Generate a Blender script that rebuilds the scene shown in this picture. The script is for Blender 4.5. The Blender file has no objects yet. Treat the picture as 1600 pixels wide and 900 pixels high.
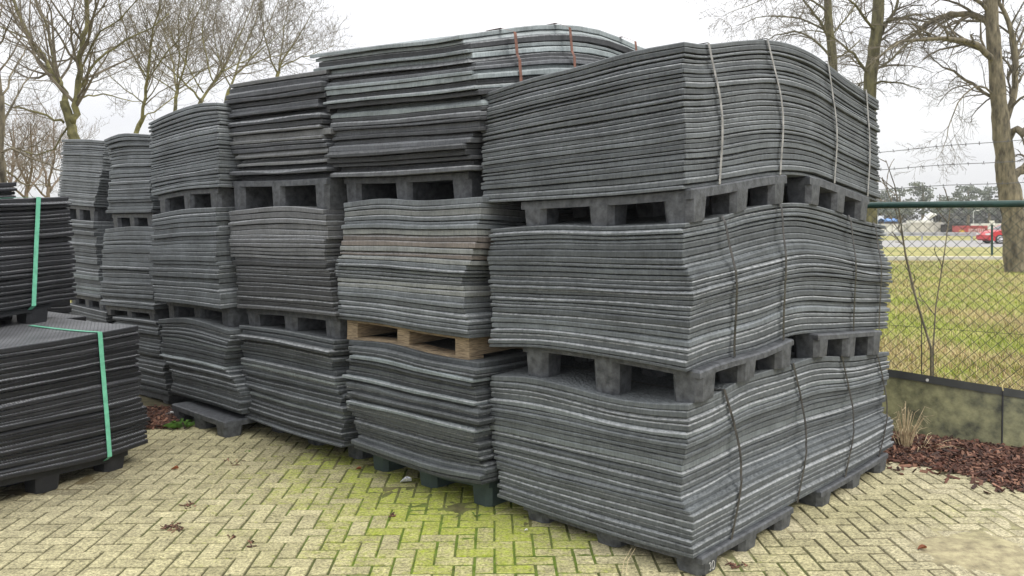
import bpy, bmesh, math, random
from mathutils import Vector, Matrix, noise

# ------------------------------------------------------------------ camera, sky, sun, exposure
S = bpy.context.scene
COL = S.collection
F, CX, HZ, EYE = 1300.0, 800.0, 345.0, 1.65      # focal length and horizon as surveyed from the photograph

cam_d = bpy.data.cameras.new('camera')
cam = bpy.data.objects.new('camera', cam_d); COL.objects.link(cam)
cam.location = (0, 0, EYE); cam.rotation_euler = (math.radians(90), 0, 0)
cam_d.sensor_width = 36; cam_d.lens = F/1600*36; cam_d.shift_y = -(450-HZ)/1600
cam_d.clip_start = 0.05; cam_d.clip_end = 3000
S.camera = cam

SUN_EL, SUN_AZ = 48, 128          # degrees; azimuth measured clockwise from the view direction
W = bpy.data.worlds.new('World'); S.world = W; W.use_nodes = True
nt = W.node_tree; nt.nodes.clear()
def N(tree, t, **kw):
    n = tree.nodes.new(t)
    for k, v in kw.items():
        if k in n.inputs.keys() if hasattr(n.inputs, 'keys') else False: n.inputs[k].default_value = v
        else: setattr(n, k, v)
    return n
out = N(nt, 'ShaderNodeOutputWorld')
sky = N(nt, 'ShaderNodeTexSky', sky_type='NISHITA', sun_disc=False)
sky.sun_elevation = math.radians(SUN_EL); sky.sun_rotation = math.radians(SUN_AZ)
bg1 = N(nt, 'ShaderNodeBackground', Strength=0.08); nt.links.new(sky.outputs[0], bg1.inputs['Color'])
tc = N(nt, 'ShaderNodeTexCoord')
sep = N(nt, 'ShaderNodeSeparateXYZ'); nt.links.new(tc.outputs['Generated'], sep.inputs[0])
mp = N(nt, 'ShaderNodeMapping'); mp.inputs['Scale'].default_value = (1.2, 1.2, 5.0); mp.inputs['Location'].default_value = (3.1, 0.4, 0.2)
nt.links.new(tc.outputs['Generated'], mp.inputs[0])
cn = N(nt, 'ShaderNodeTexNoise', Scale=2.2, Detail=6.0, Roughness=0.55); nt.links.new(mp.outputs[0], cn.inputs['Vector'])
cr = N(nt, 'ShaderNodeValToRGB'); nt.links.new(cn.outputs[0], cr.inputs[0])
cr.color_ramp.elements[0].position = 0.33; cr.color_ramp.elements[0].color = (0.84, 0.84, 0.87, 1)
cr.color_ramp.elements[1].position = 0.66; cr.color_ramp.elements[1].color = (1.0, 1.0, 1.0, 1)
er = N(nt, 'ShaderNodeMapRange'); nt.links.new(sep.outputs[2], er.inputs[0])
er.inputs[1].default_value = 0.0; er.inputs[2].default_value = 0.9; er.inputs[3].default_value = 0.86; er.inputs[4].default_value = 2.3
mul = N(nt, 'ShaderNodeVectorMath', operation='SCALE')
nt.links.new(cr.outputs[0], mul.inputs[0]); nt.links.new(er.outputs[0], mul.inputs['Scale'])
bg2 = N(nt, 'ShaderNodeBackground', Strength=1.0); nt.links.new(mul.outputs[0], bg2.inputs['Color'])
mx = N(nt, 'ShaderNodeMixShader'); mx.inputs[0].default_value = 0.9
nt.links.new(bg1.outputs[0], mx.inputs[1]); nt.links.new(bg2.outputs[0], mx.inputs[2]); nt.links.new(mx.outputs[0], out.inputs[0])

sl = bpy.data.lights.new('sun', 'SUN'); sl.energy = 1.5; sl.angle = math.radians(14); sl.color = (1.0, 0.96, 0.90)
so = bpy.data.objects.new('sun', sl); COL.objects.link(so)
el, az = math.radians(SUN_EL), math.radians(SUN_AZ)
sd = Vector((math.sin(az)*math.cos(el), math.cos(az)*math.cos(el), math.sin(el)))
so.rotation_euler = (-sd).to_track_quat('-Z', 'Y').to_euler()

S.view_settings.view_transform = 'Standard'; S.view_settings.look = 'None'
S.view_settings.exposure = 0.20; S.view_settings.gamma = 1.0; S.view_settings.use_curve_mapping = False
S.cycles.use_denoising = True
S.cycles.max_bounces = 6

R = random.Random(7)
U = R.uniform

# ------------------------------------------------------------------ helpers
class MB:
    """collects faces; build() links them as one mesh object"""
    def __init__(s): s.v = []; s.f = []; s.c = []; s.m = []
    def add(s, vs, fs, c=None, m=0):
        o = len(s.v); s.v.extend([tuple(p) for p in vs])
        s.f.extend([tuple(i+o for i in f) for f in fs]); s.m.extend([m]*len(fs))
        s.c.extend([c or (1, 1, 1, 0)]*len(vs))
    def box(s, x0, x1, y0, y1, z0, z1, c=None, M=None, taper=1.0):
        cx, cy = (x0+x1)/2, (y0+y1)/2
        b = [(cx+(x-cx)*taper, cy+(y-cy)*taper, z0) for x, y in ((x0,y0),(x1,y0),(x1,y1),(x0,y1))]
        t = [(x, y, z1) for x, y in ((x0,y0),(x1,y0),(x1,y1),(x0,y1))]
        vs = [Vector(p) for p in b+t]
        if M: vs = [M @ p for p in vs]
        s.add(vs, [(3,2,1,0),(4,5,6,7),(0,1,5,4),(1,2,6,5),(2,3,7,6),(3,0,4,7)], c)
    def tube(s, pts, rad, n=6, c=None, cap=True):
        pts = [Vector(p) for p in pts]; k = len(pts)
        if not hasattr(rad, '__len__'): rad = [rad]*k
        vs = []; up = None
        for i, p in enumerate(pts):
            d = (pts[min(i+1, k-1)]-pts[max(i-1, 0)])
            if d.length < 1e-9: d = Vector((0, 0, 1))
            d.normalize()
            if up is None: up = d.orthogonal().normalized()
            up = (up-d*up.dot(d))
            up = up.normalized() if up.length > 1e-6 else d.orthogonal().normalized()
            w = d.cross(up)
            for j in range(n):
                a = 2*math.pi*j/n
                vs.append(p+(up*math.cos(a)+w*math.sin(a))*rad[i])
        fs = []
        for i in range(k-1):
            for j in range(n):
                q = (j+1) % n
                fs.append((i*n+j, i*n+q, (i+1)*n+q, (i+1)*n+j))
        if cap: fs += [tuple(range(n-1, -1, -1)), tuple(range((k-1)*n, k*n))]
        s.add(vs, fs, c)
    def ribbon(s, pts, wdir, w, nrm, th, c=None):
        """flat strap along pts, w wide in direction wdir, th thick outward along nrm (list or single)"""
        k = len(pts); vs = []; wd = Vector(wdir).normalized()*w/2
        for i, p in enumerate(pts):
            n = Vector(nrm[i]) if isinstance(nrm, list) else Vector(nrm)
            n = n.normalized()*th; p = Vector(p)
            vs += [p-wd, p+wd, p+wd+n, p-wd+n]
        fs = []
        for i in range(k-1):
            a, b = i*4, i*4+4
            for j in range(4): fs.append((a+j, a+(j+1) % 4, b+(j+1) % 4, b+j))
        fs += [(3,2,1,0), tuple((k-1)*4+j for j in range(4))]
        s.add(vs, fs, c)
    def build(s, name, mats, parent=None, org=None, smooth=False, attr=False):
        me = bpy.data.meshes.new(name)
        o3 = Vector(org) if org is not None else Vector((0, 0, 0))
        me.from_pydata([(p[0]-o3.x, p[1]-o3.y, p[2]-o3.z) for p in s.v], [], s.f)
        for m in (mats if isinstance(mats, (list, tuple)) else [mats]): me.materials.append(m)
        if isinstance(mats, (list, tuple)): me.polygons.foreach_set('material_index', s.m)
        if smooth: me.polygons.foreach_set('use_smooth', [True]*len(s.f))
        if attr:
            ca = me.color_attributes.new('tint', 'FLOAT_COLOR', 'POINT')
            ca.data.foreach_set('color', [x for c in s.c for x in c])
        me.update()
        ob = bpy.data.objects.new(name, me); COL.objects.link(ob)
        ob.location = o3
        if parent:
            ob.parent = parent; ob.location = o3-parent.location if org is not None else -Vector(parent.location)
        return ob
def tag(o, label=None, cat=None, group=None, kind=None):
    if label:
        assert 4 <= len(label.split()) <= 16, label
        o['label'] = label
    if cat: o['category'] = cat
    if group: o['group'] = group
    if kind: o['kind'] = kind
    return o
def empty(name, loc, label, cat, group=None):
    o = bpy.data.objects.new(name, None); COL.objects.link(o); o.location = loc; o.empty_display_size = 0.1
    return tag(o, label, cat, group)
def at(px, py, d):                      # the place at distance d seen at a picture point
    return Vector(((px-CX)/F*d, d, EYE-(py-HZ)/F*d))
def gnd(px, py):
    d = EYE*F/(py-HZ); return Vector(((px-CX)/F*d, d, 0))
def lerp(a, b, t): return a+(b-a)*t
def curve(pts):
    """smooth interpolation through (x, y) points, clamped at the ends"""
    pts = sorted(pts); xs = [p[0] for p in pts]; ys = [p[1] for p in pts]; n = len(pts)
    if n == 1: return lambda x: ys[0]
    sl = [(ys[i+1]-ys[i])/(xs[i+1]-xs[i]+1e-9) for i in range(n-1)]
    tn = [sl[0]]+[(sl[i-1]+sl[i])/2 for i in range(1, n-1)]+[sl[-1]]
    def f(x):
        if x <= xs[0]: return ys[0]+tn[0]*max(x-xs[0], -0.08)
        if x >= xs[-1]: return ys[-1]+tn[-1]*min(x-xs[-1], 0.08)
        i = max(j for j in range(n-1) if xs[j] <= x)
        h = xs[i+1]-xs[i]; t = (x-xs[i])/h
        return ((2*t**3-3*t**2+1)*ys[i]+(t**3-2*t*t+t)*h*tn[i]+(-2*t**3+3*t*t)*ys[i+1]+(t**3-t*t)*h*tn[i+1])
    return f

# ------------------------------------------------------------------ materials
def mat(name, base=(.5, .5, .5), rough=0.7, var=0.25, vscale=6.0, base2=None, bump=0.0, bscale=60.0, metal=0.0, spec=0.4, attr=False, stretch=None):
    m = bpy.data.materials.new(name); m.use_nodes = True
    t = m.node_tree; b = t.nodes['Principled BSDF']; L = t.links.new
    b.inputs['Roughness'].default_value = rough; b.inputs['Metallic'].default_value = metal
    b.inputs['Specular IOR Level'].default_value = spec
    g = N(t, 'ShaderNodeNewGeometry')
    vec = g.outputs['Position']
    if stretch:
        mp = N(t, 'ShaderNodeMapping'); mp.inputs['Scale'].default_value = stretch; L(vec, mp.inputs[0]); vec = mp.outputs[0]
    n1 = N(t, 'ShaderNodeTexNoise', Scale=vscale, Detail=5.0, Roughness=0.6); L(vec, n1.inputs['Vector'])
    r = N(t, 'ShaderNodeValToRGB'); L(n1.outputs[0], r.inputs[0])
    lo = [c*(1-var) for c in base]; hi = [min(1, c*(1+var)) for c in (base2 or base)]
    r.color_ramp.elements[0].position = .3; r.color_ramp.elements[0].color = (*lo, 1)
    r.color_ramp.elements[1].position = .7; r.color_ramp.elements[1].color = (*hi, 1)
    col = r.outputs[0]
    if attr:
        a = N(t, 'ShaderNodeAttribute', attribute_name='tint')
        mxx = N(t, 'ShaderNodeMix', data_type='RGBA', blend_type='MULTIPLY'); mxx.inputs[0].default_value = 1
        L(col, mxx.inputs[6]); L(a.outputs['Color'], mxx.inputs[7]); col = mxx.outputs[2]
    L(col, b.inputs['Base Color'])
    if bump:
        n2 = N(t, 'ShaderNodeTexNoise', Scale=bscale, Detail=4.0); L(vec, n2.inputs['Vector'])
        bp = N(t, 'ShaderNodeBump', Strength=bump, Distance=0.01); L(n2.outputs[0], bp.inputs['Height']); L(bp.outputs[0], b.inputs['Normal'])
    return m

def rubber(name, tread, gloss, patch=0.45):
    """weathered rubber: tint comes per mat, scuffed lips from the tint's alpha, tread only on the faces that lie flat"""
    m = bpy.data.materials.new(name); m.use_nodes = True
    t = m.node_tree; b = t.nodes['Principled BSDF']; L = t.links.new
    a = N(t, 'ShaderNodeAttribute', attribute_name='tint'); g = N(t, 'ShaderNodeNewGeometry')
    P = g.outputs['Position']
    n1 = N(t, 'ShaderNodeTexNoise', Scale=4.5, Detail=6.0, Roughness=0.65); L(P, n1.inputs['Vector'])
    mp = N(t, 'ShaderNodeMapping'); mp.inputs['Scale'].default_value = (110, 110, 14); L(P, mp.inputs[0])
    n2 = N(t, 'ShaderNodeTexNoise', Scale=1.0, Detail=3.0); L(mp.outputs[0], n2.inputs['Vector'])
    n3 = N(t, 'ShaderNodeTexNoise', Scale=38.0, Detail=5.0, Roughness=0.7); L(P, n3.inputs['Vector'])
    def rng(src, lo, hi, a0=.3, a1=.7):
        r = N(t, 'ShaderNodeMapRange'); L(src, r.inputs[0])
        for i, v in enumerate((a0, a1, lo, hi)): r.inputs[i+1].default_value = v
        return r.outputs[0]
    def math_(op, x, y):
        q = N(t, 'ShaderNodeMath', operation=op)
        for i, s in enumerate((x, y)):
            if isinstance(s, (int, float)): q.inputs[i].default_value = s
            else: L(s, q.inputs[i])
        return q.outputs[0]
    k = math_('MULTIPLY', rng(n1.outputs[0], 1-patch*.7, 1+patch*.7), rng(n2.outputs[0], .82, 1.18))
    k = math_('MULTIPLY', k, rng(n3.outputs[0], .88, 1.12))
    sc = N(t, 'ShaderNodeVectorMath', operation='SCALE'); L(a.outputs['Color'], sc.inputs[0]); L(k, sc.inputs['Scale'])
    # chalky scuffs and a painted-in highlight on the lips, and specks of grit
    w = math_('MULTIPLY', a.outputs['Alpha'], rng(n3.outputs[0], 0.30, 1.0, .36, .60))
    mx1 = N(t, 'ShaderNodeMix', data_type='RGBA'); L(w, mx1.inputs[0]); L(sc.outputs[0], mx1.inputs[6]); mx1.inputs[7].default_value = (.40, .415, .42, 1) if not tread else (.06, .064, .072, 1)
    n4 = N(t, 'ShaderNodeTexNoise', Scale=150.0, Detail=2.0); L(P, n4.inputs['Vector'])
    w2 = rng(n4.outputs[0], 0, .55, .70, .76)
    mx2 = N(t, 'ShaderNodeMix', data_type='RGBA'); L(w2, mx2.inputs[0]); L(mx1.outputs[2], mx2.inputs[6]); mx2.inputs[7].default_value = (.33, .33, .31, 1)
    L(mx2.outputs[2], b.inputs['Base Color'])
    b.inputs['Roughness'].default_value = gloss; b.inputs['Specular IOR Level'].default_value = .35
    bp = N(t, 'ShaderNodeBump', Strength=0.25, Distance=0.002); L(n3.outputs[0], bp.inputs['Height'])
    # tread on top faces
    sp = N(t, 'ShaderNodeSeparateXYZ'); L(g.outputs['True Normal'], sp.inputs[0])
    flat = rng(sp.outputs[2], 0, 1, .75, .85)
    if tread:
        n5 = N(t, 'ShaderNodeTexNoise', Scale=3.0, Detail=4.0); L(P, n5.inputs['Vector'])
        sky_sheen = math_('MULTIPLY', flat, rng(n5.outputs[0], .35, .85))  # sky reflection on the flat tops, painted into the colour as pale grey
        mx3 = N(t, 'ShaderNodeMix', data_type='RGBA'); L(sky_sheen, mx3.inputs[0]); L(mx2.outputs[2], mx3.inputs[6]); dc = N(t, 'ShaderNodeMix', data_type='RGBA'); dc.inputs[6].default_value = (.36, .37, .385, 1); dc.inputs[7].default_value = (.07, .07, .075, 1); L(dc.outputs[2], mx3.inputs[7]); L(mx3.outputs[2], b.inputs['Base Color'])
        mp2 = N(t, 'ShaderNodeMapping'); mp2.inputs['Scale'].default_value = (1, 1, 0); mp2.inputs['Rotation'].default_value = (0, 0, math.radians(20)); L(P, mp2.inputs[0])
        ck = N(t, 'ShaderNodeTexBrick', Scale=16.0); ck.inputs['Mortar Size'].default_value = .06; ck.inputs['Mortar Smooth'].default_value = .6; L(mp2.outputs[0], ck.inputs['Vector'])
        h = ck.outputs['Fac']; dist = -0.004; L(h, dc.inputs[0])
    else:
        vo = N(t, 'ShaderNodeTexVoronoi', Scale=55.0); L(P, vo.inputs['Vector']); h = vo.outputs['Distance']; dist = 0.008
    hm = math_('MULTIPLY', h, flat)
    bp2 = N(t, 'ShaderNodeBump', Strength=1.0, Distance=dist); L(hm, bp2.inputs['Height']); L(bp.outputs[0], bp2.inputs['Normal'])
    L(bp2.outputs[0], b.inputs['Normal'])
    return m

M = {}
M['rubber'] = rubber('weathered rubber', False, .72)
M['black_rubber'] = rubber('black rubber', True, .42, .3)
M['pallet'] = mat('grey recycled plastic', (.06, .064, .07), .6, .4, 24, base2=(.085, .09, .096), bump=.25, bscale=80)
M['pallet_green'] = mat('dark green plastic', (.045, .066, .066), .55, .3, 9, bump=.25, bscale=80)
M['pallet_black'] = mat('black recycled plastic', (.020, .021, .024), .55, .3, 9, bump=.25, bscale=80)
M['wood'] = mat('pale pallet wood', (.20, .145, .09), .85, .5, 5, base2=(.31, .24, .155), bump=.4, bscale=30, stretch=(3, 3, 40))
M['chalk'] = mat('chalk', (.5, .5, .48), .9, .3, 60)
M['strap_pale'] = mat('pale worn strap', (.27, .265, .25), .5, .5, 22)
M['strap_dark'] = mat('dark strap', (.025, .025, .025), .45, .4, 22, base2=(.05, .045, .04))
M['strap_rust'] = mat('rusty brown strap', (.17, .075, .05), .6, .5, 20)
M['strap_green'] = mat('green packing strap', (.17, .50, .34), .4, .2, 20)
M['joint'] = mat('joint sand', (.17, .14, .085), .95, .35, 14, base2=(.22, .19, .11), bump=.6, bscale=140, attr=True)
def brick():
    m = bpy.data.materials.new('concrete paving brick'); m.use_nodes = True
    t = m.node_tree; b = t.nodes['Principled BSDF']; L = t.links.new; b.inputs['Roughness'].default_value = .92; b.inputs['Specular IOR Level'].default_value = .25
    a = N(t, 'ShaderNodeAttribute', attribute_name='tint'); g = N(t, 'ShaderNodeNewGeometry'); P = g.outputs['Position']
    def rng(src, lo, hi, a0, a1):
        r = N(t, 'ShaderNodeMapRange'); L(src, r.inputs[0])
        for i, v in enumerate((a0, a1, lo, hi)): r.inputs[i+1].default_value = v
        return r.outputs[0]
    def mth(op, x, y):
        q = N(t, 'ShaderNodeMath', operation=op)
        for i, s in enumerate((x, y)):
            if isinstance(s, (int, float)): q.inputs[i].default_value = s
            else: L(s, q.inputs[i])
        return q.outputs[0]
    n1 = N(t, 'ShaderNodeTexNoise', Scale=62.0, Detail=5.0, Roughness=.8); L(P, n1.inputs['Vector'])
    n2 = N(t, 'ShaderNodeTexNoise', Scale=9.0, Detail=5.0, Roughness=.6); L(P, n2.inputs['Vector'])
    n3 = N(t, 'ShaderNodeTexNoise', Scale=24.0, Detail=6.0, Roughness=.7); L(P, n3.inputs['Vector'])
    k = mth('MULTIPLY', rng(n1.outputs[0], .22, 1.8, .32, .68), rng(n2.outputs[0], .72, 1.25, .3, .7))
    sc = N(t, 'ShaderNodeVectorMath', operation='SCALE'); L(a.outputs['Color'], sc.inputs[0]); L(k, sc.inputs['Scale'])
    mo = mth('ADD', mth('MULTIPLY', a.outputs['Alpha'], 1.0), mth('MULTIPLY', rng(n3.outputs[0], -1, 1, .25, .75), .75))
    f = rng(mo, 0, .9, .45, 1.5)
    mx = N(t, 'ShaderNodeMix', data_type='RGBA'); L(f, mx.inputs[0]); L(sc.outputs[0], mx.inputs[6])
    gm = N(t, 'ShaderNodeVectorMath', operation='SCALE'); gm.inputs[0].default_value = (.32, .39, .03); L(rng(n1.outputs[0], .5, 1.4, .3, .7), gm.inputs['Scale']); L(gm.outputs[0], mx.inputs[7])
    L(mx.outputs[2], b.inputs['Base Color'])
    bp = N(t, 'ShaderNodeBump', Strength=.7, Distance=.004); L(n1.outputs[0], bp.inputs['Height']); L(bp.outputs[0], b.inputs['Normal'])
    return m
M['brick'] = brick()
M['soil'] = mat('bare soil', (.07, .052, .035), .95, .4, 9, bump=.8, bscale=40)
M['field'] = mat('rough meadow', (.20, .24, .045), .95, .3, .5, base2=(.33, .28, .11), bump=.8, bscale=14)
M['asphalt'] = mat('pale road surface', (.30, .29, .28), .9, .12, 1.5)
M['kerb'] = mat('kerb stone', (.52, .50, .46), .9, .15, 2)
M['blade'] = mat('grass blades', (.8, .8, .8), .8, .3, 1.2, base2=(1, 1, 1), attr=True, spec=.2)
M['dry'] = mat('dry stalks', (.42, .33, .19), .85, .35, 30, base2=(.50, .41, .26))
M['chip'] = mat('bark chips', (.8, .8, .8), .85, .3, 40, base2=(1, 1, 1), attr=True, bump=.4, bscale=120)
M['bark_green'] = mat('lichen green bark', (.085, .08, .038), .95, .4, 5, base2=(.20, .185, .08), bump=.8, bscale=30)
M['bark_grey'] = mat('grey brown bark', (.08, .068, .048), .95, .55, 9, base2=(.18, .155, .105), bump=1.0, bscale=16, stretch=(1, 1, .3))
M['bark_dark'] = mat('dark mossy bark', (.055, .048, .028), .95, .4, 7, base2=(.13, .12, .06), bump=1.0, bscale=22, stretch=(1, 1, .35))
M['twig_dark'] = mat('dark bare twigs', (.085, .07, .05), .9, .3, 8, base2=(.14, .12, .085))
M['twig'] = mat('bare twigs', (.125, .105, .078), .9, .3, 8, base2=(.18, .155, .115))
M['twig_warm'] = mat('warm brown twigs', (.20, .155, .115), .9, .3, 8)
M['leaf'] = mat('green weed leaves', (.09, .19, .03), .6, .3, 40)
M['brownleaf'] = mat('dead leaf', (.23, .075, .03), .7, .4, 60)
M['fence'] = mat('dark green coated steel', (.018, .055, .045), .35, .3, 20)
M['wire'] = mat('chain link wire', (.036, .048, .04), .5, .3, 30)
M['barb'] = mat('weathered barbed wire', (.13, .13, .125), .5, .3, 40)
M['sheet'] = mat('olive plastic sheet', (.10, .105, .06), .34, .55, 9, base2=(.20, .195, .10), bump=.3, bscale=30)
M['rim'] = mat('dark grey plastic strip', (.055, .058, .055), .4, .25, 8)
M['pine'] = mat('pine foliage', (.13, .155, .12), .95, .25, .5, base2=(.20, .215, .175), spec=.1)
M['farwood'] = mat('far bare wood', (.125, .13, .118), .95, .2, .25, base2=(.17, .168, .15), spec=.05)
M['dull_red'] = mat('faded red paint', (.40, .075, .075), .6, .2, 2)
M['red'] = mat('red paint', (.52, .03, .035), .3, .12, 2)
M['white'] = mat('white paint', (.72, .71, .68), .5, .12, 1.2)
M['offwhite'] = mat('dirty pale panel', (.52, .50, .46), .7, .2, .8)
M['blue'] = mat('blue tarpaulin', (.10, .22, .48), .5, .2, 2)
M['black'] = mat('black trim', (.02, .02, .022), .5, .3, 10)
M['glass'] = mat('dark car glass', (.03, .035, .04), .08, .2, 2, spec=.6)
M['alloy'] = mat('wheel alloy', (.55, .55, .56), .35, .1, 5, metal=.4)
M['steel'] = mat('galvanised steel', (.45, .46, .46), .45, .15, 3, metal=.3)
M['yellow'] = mat('yellow paint', (.60, .36, .04), .5, .15, 3)
M['darkpile'] = mat('dark stacked timber', (.045, .04, .038), .9, .5, 3, stretch=(1, 1, 8))
M['paper'] = mat('crumpled wrapper', (.55, .60, .66), .4, .5, 90, base2=(.75, .78, .8))
M['paper_white'] = mat('white paper', (.72, .72, .70), .7, .15, 50)

# ------------------------------------------------------------------ ground
A1, B1 = Vector((-.721, .693)), Vector((.693, .721))            # along the row of stacks, and into it
O1 = Vector((.83, 3.83))                                         # front corner of the nearest stack
FD = Vector((.825, -.565)); FP = Vector((3.02, 6.6)); FN = Vector((.565, .825))     # fence line and its far side
bed_edge = curve([(-3.4, -.72), (-.9, -.75), (-.02, -.95), (.35, -.92), (.62, -.98), (.86, -1.12), (1.6, -1.3), (3, -1.5)])
def fence_side(x, y):
    q = Vector((x, y))-FP
    return q.dot(FD), q.dot(FN)
def sheet(name, material, poly, z, label=None):
    mb = MB(); mb.add([(x, y, z) for x, y in poly], [tuple(range(len(poly)))])
    o = mb.build(name, material); o['kind'] = 'structure'
    return o
sheet('ground', M['soil'], [(-900, -60), (900, -60), (900, 1500), (-900, 1500)], -.05)
# meadow beyond the fence, gently uneven
mb = MB(); nx, ny = 70, 46
vs = []
for j in range(ny+1):
    for i in range(nx+1):
        q = (j/ny)**2.2*31+.12; a = lerp(-14, 34, i/nx)
        p = FP+FD*a+FN*q+Vector((0, 0))*0
        z = -.01+.03*noise.noise(Vector((p.x*.7, p.y*.7, 0)))*min(1, q)
        vs.append((p.x+q*.5, p.y, z))
mb.add(vs, [(j*(nx+1)+i, j*(nx+1)+i+1, (j+1)*(nx+1)+i+1, (j+1)*(nx+1)+i) for j in range(ny) for i in range(nx)])
o = mb.build('meadow', M['field'], smooth=True); o['kind'] = 'structure'
sheet('verge', M['field'], [(-300, 36.2), (300, 36.2), (300, 52), (-300, 52)], .006)
sheet('far_field', M['field'], [(-300, 70), (300, 70), (300, 600), (-300, 600)], .006)
sheet('near_field', M['field'], [(-300, 10.8), (300, 10.8), (300, 36.0), (-300, 36.0)], -.045)
sheet('road', M['asphalt'], [(-300, 52), (300, 52), (300, 70), (-300, 70)], .002)
mb = MB(); mb.box(-300, 300, 35.6, 36.2, -.05, .10); o = mb.build('kerb', M['kerb']); o['kind'] = 'structure'

# paving: every brick modelled, 20 x 10 cm herringbone
def moss_at(x, y):
    m = 0
    for (px, py, r, k) in ((690, 790, .5, .65), (760, 800, .45, .75), (640, 740, .5, .5), (860, 850, .4, .6), (540, 700, .5, .6), (480, 745, .7, .4), (430, 800, .8, .22), (760, 870, .5, .5), (1500, 800, .3, .32), (1190, 890, .3, .35), (600, 850, .5, .4), (748, 797, .16, 1.3), (667, 787, .13, 1.2), (705, 800, .14, .9), (590, 712, .2, .6), (640, 800, .2, .6)):
        g = gnd(px, py); d2 = ((x-g.x)**2+(y-g.y)**2)/(r*r); m += k*math.exp(-d2)
    return m
def dirt_at(x, y):
    m = 0
    for (px, py, r, k) in ((480, 712, .30, .7), (560, 722, .32, .7), (420, 695, .28, .5), (650, 762, .25, .6), (720, 790, .2, .6), (820, 815, .2, .5), (900, 840, .2, .35), (40, 760, .4, .6), (150, 745, .35, .6), (560, 760, .3, .3), (250, 700, .3, .5), (400, 740, .25, .35)):
        g = gnd(px, py); d2 = ((x-g.x)**2+(y-g.y)**2)/(r*r); m += k*math.exp(-d2)
    return m
def sand_at(x, y):
    m = 0
    for (px, py, r, k) in ((1530, 860, .38, 1.2), (1470, 765, .2, .6), (1590, 805, .3, .8), (1130, 860, .18, .8), (1000, 850, .25, .55), (1230, 820, .16, .7), (1320, 765, .14, .7), (900, 810, .3, .5), (1420, 728, .14, .8)):
        g = gnd(px, py); d2 = ((x-g.x)**2+(y-g.y)**2)/(r*r); m += k*math.exp(-d2)
    return m
rot = math.radians(1.2); cr_, sr_ = math.cos(rot), math.sin(rot)
bw = .0975
brk = MB()
for i in range(-66, 66):
    for j in range(18, 108):
        k = (i-j) % 4
        if k == 0: x0, x1, y0, y1 = i, i+2, j, j+1
        elif k == 2: x0, x1, y0, y1 = i, i+1, j-1, j+1
        else: continue
        x0, x1, y0, y1 = x0*bw, x1*bw, y0*bw, y1*bw
        cx, cy = (x0+x1)/2, (y0+y1)/2
        wx, wy = cx*cr_-cy*sr_, cx*sr_+cy*cr_
        sa, sb = fence_side(wx, wy)
        if sb > bed_edge(sa)+U(-.05, .03) or wx < -6 or wy > 9.5: continue
        if wx < -2.62 and wy > 6.65: continue
        g = .0028
        hx, hy = (x1-x0)/2-g, (y1-y0)/2-g
        z = U(-.002, .002)+.004*noise.noise(Vector((wx*.9, wy*.9, 3)))
        tx, ty = U(-.006, .006), U(-.006, .006); ra = rot+U(-.012, .012)
        mo = moss_at(wx, wy)*U(.35, 1.25)+.10*max(0, noise.noise(Vector((wx*1.7, wy*1.7, 9)))+.2)
        yl = .5+.5*noise.noise(Vector((wx*.5, wy*.5, 5)))
        c = Vector((.40, .362, .235))*U(.85, 1.1)
        c = c.lerp(Vector((.36, .335, .135)), min(.8, .46*yl+.45*mo))
        c = c.lerp(Vector((.26, .275, .06)), min(.3, max(0, mo-.35)*.4))
        c = c.lerp(Vector((.13, .115, .075)), min(.6, dirt_at(wx, wy)*U(.4, 1.0)))
        c = c.lerp(Vector((.45, .40, .29)), min(.7, .6*sand_at(wx, wy)))
        b = .0062; vs = []
        ca, sa_ = math.cos(ra), math.sin(ra)
        for (ex, ey, ez) in [(hx, hy, -.05), (hx, hy, -b), (hx-b, hy-b, 0)]:
            for sx, sy in ((-1, -1), (1, -1), (1, 1), (-1, 1)):
                lx, ly = sx*ex+U(-.0012, .0012), sy*ey+U(-.0012, .0012)
                vs.append((wx+lx*ca-ly*sa_, wy+lx*sa_+ly*ca, z+ez+(lx*tx+ly*ty)))
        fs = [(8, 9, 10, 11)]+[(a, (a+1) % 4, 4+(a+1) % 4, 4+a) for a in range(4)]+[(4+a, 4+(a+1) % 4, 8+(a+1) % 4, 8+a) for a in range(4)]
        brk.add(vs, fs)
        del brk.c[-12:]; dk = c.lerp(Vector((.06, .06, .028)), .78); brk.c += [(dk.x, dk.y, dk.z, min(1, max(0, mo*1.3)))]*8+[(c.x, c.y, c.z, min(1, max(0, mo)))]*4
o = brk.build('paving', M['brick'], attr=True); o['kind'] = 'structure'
# joint sand and moss between the bricks, rising into drifts of sand that bury some of them
mb = MB(); st = .035; nx, ny = int(10.5/st), int(6.9/st); vs = []; cs = []
for j in range(ny+1):
    for i in range(nx+1):
        x, y = -5.6+i*st, 2.4+j*st
        s_ = sand_at(x, y); mo = moss_at(x, y)
        nz = noise.noise(Vector((x*6, y*6, 1))); n2 = noise.noise(Vector((x*23, y*23, 4)))
        z = -.0052+.0015*nz+.0125*min(1.0, max(0, s_+.22*nz+.13*n2-.42))*1.0+.0035*min(1.2, max(0, mo*(.5+.9*n2)-.35))
        di = dirt_at(x, y)
        z += .009*min(1, max(0, di+.3*nz+.2*n2-.42))
        z = min(z, .006+.0015*n2)
        c = Vector((.40, .40, .34)).lerp(Vector((1.85, 1.9, 1.95)), min(1, max(0, s_*1.5-.25)))
        c = c.lerp(Vector((.46, .85, .13)), min(1, max(0, mo*(1.25+1.5*nz)+.12*max(0, nz)*(x < 0))))
        c = c.lerp(Vector((.60, .56, .48)), min(.85, di*1.3*(.8+.5*nz)))
        vs.append((x, y, z)); cs.append((c.x, c.y, c.z, 1))
fs = []
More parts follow.
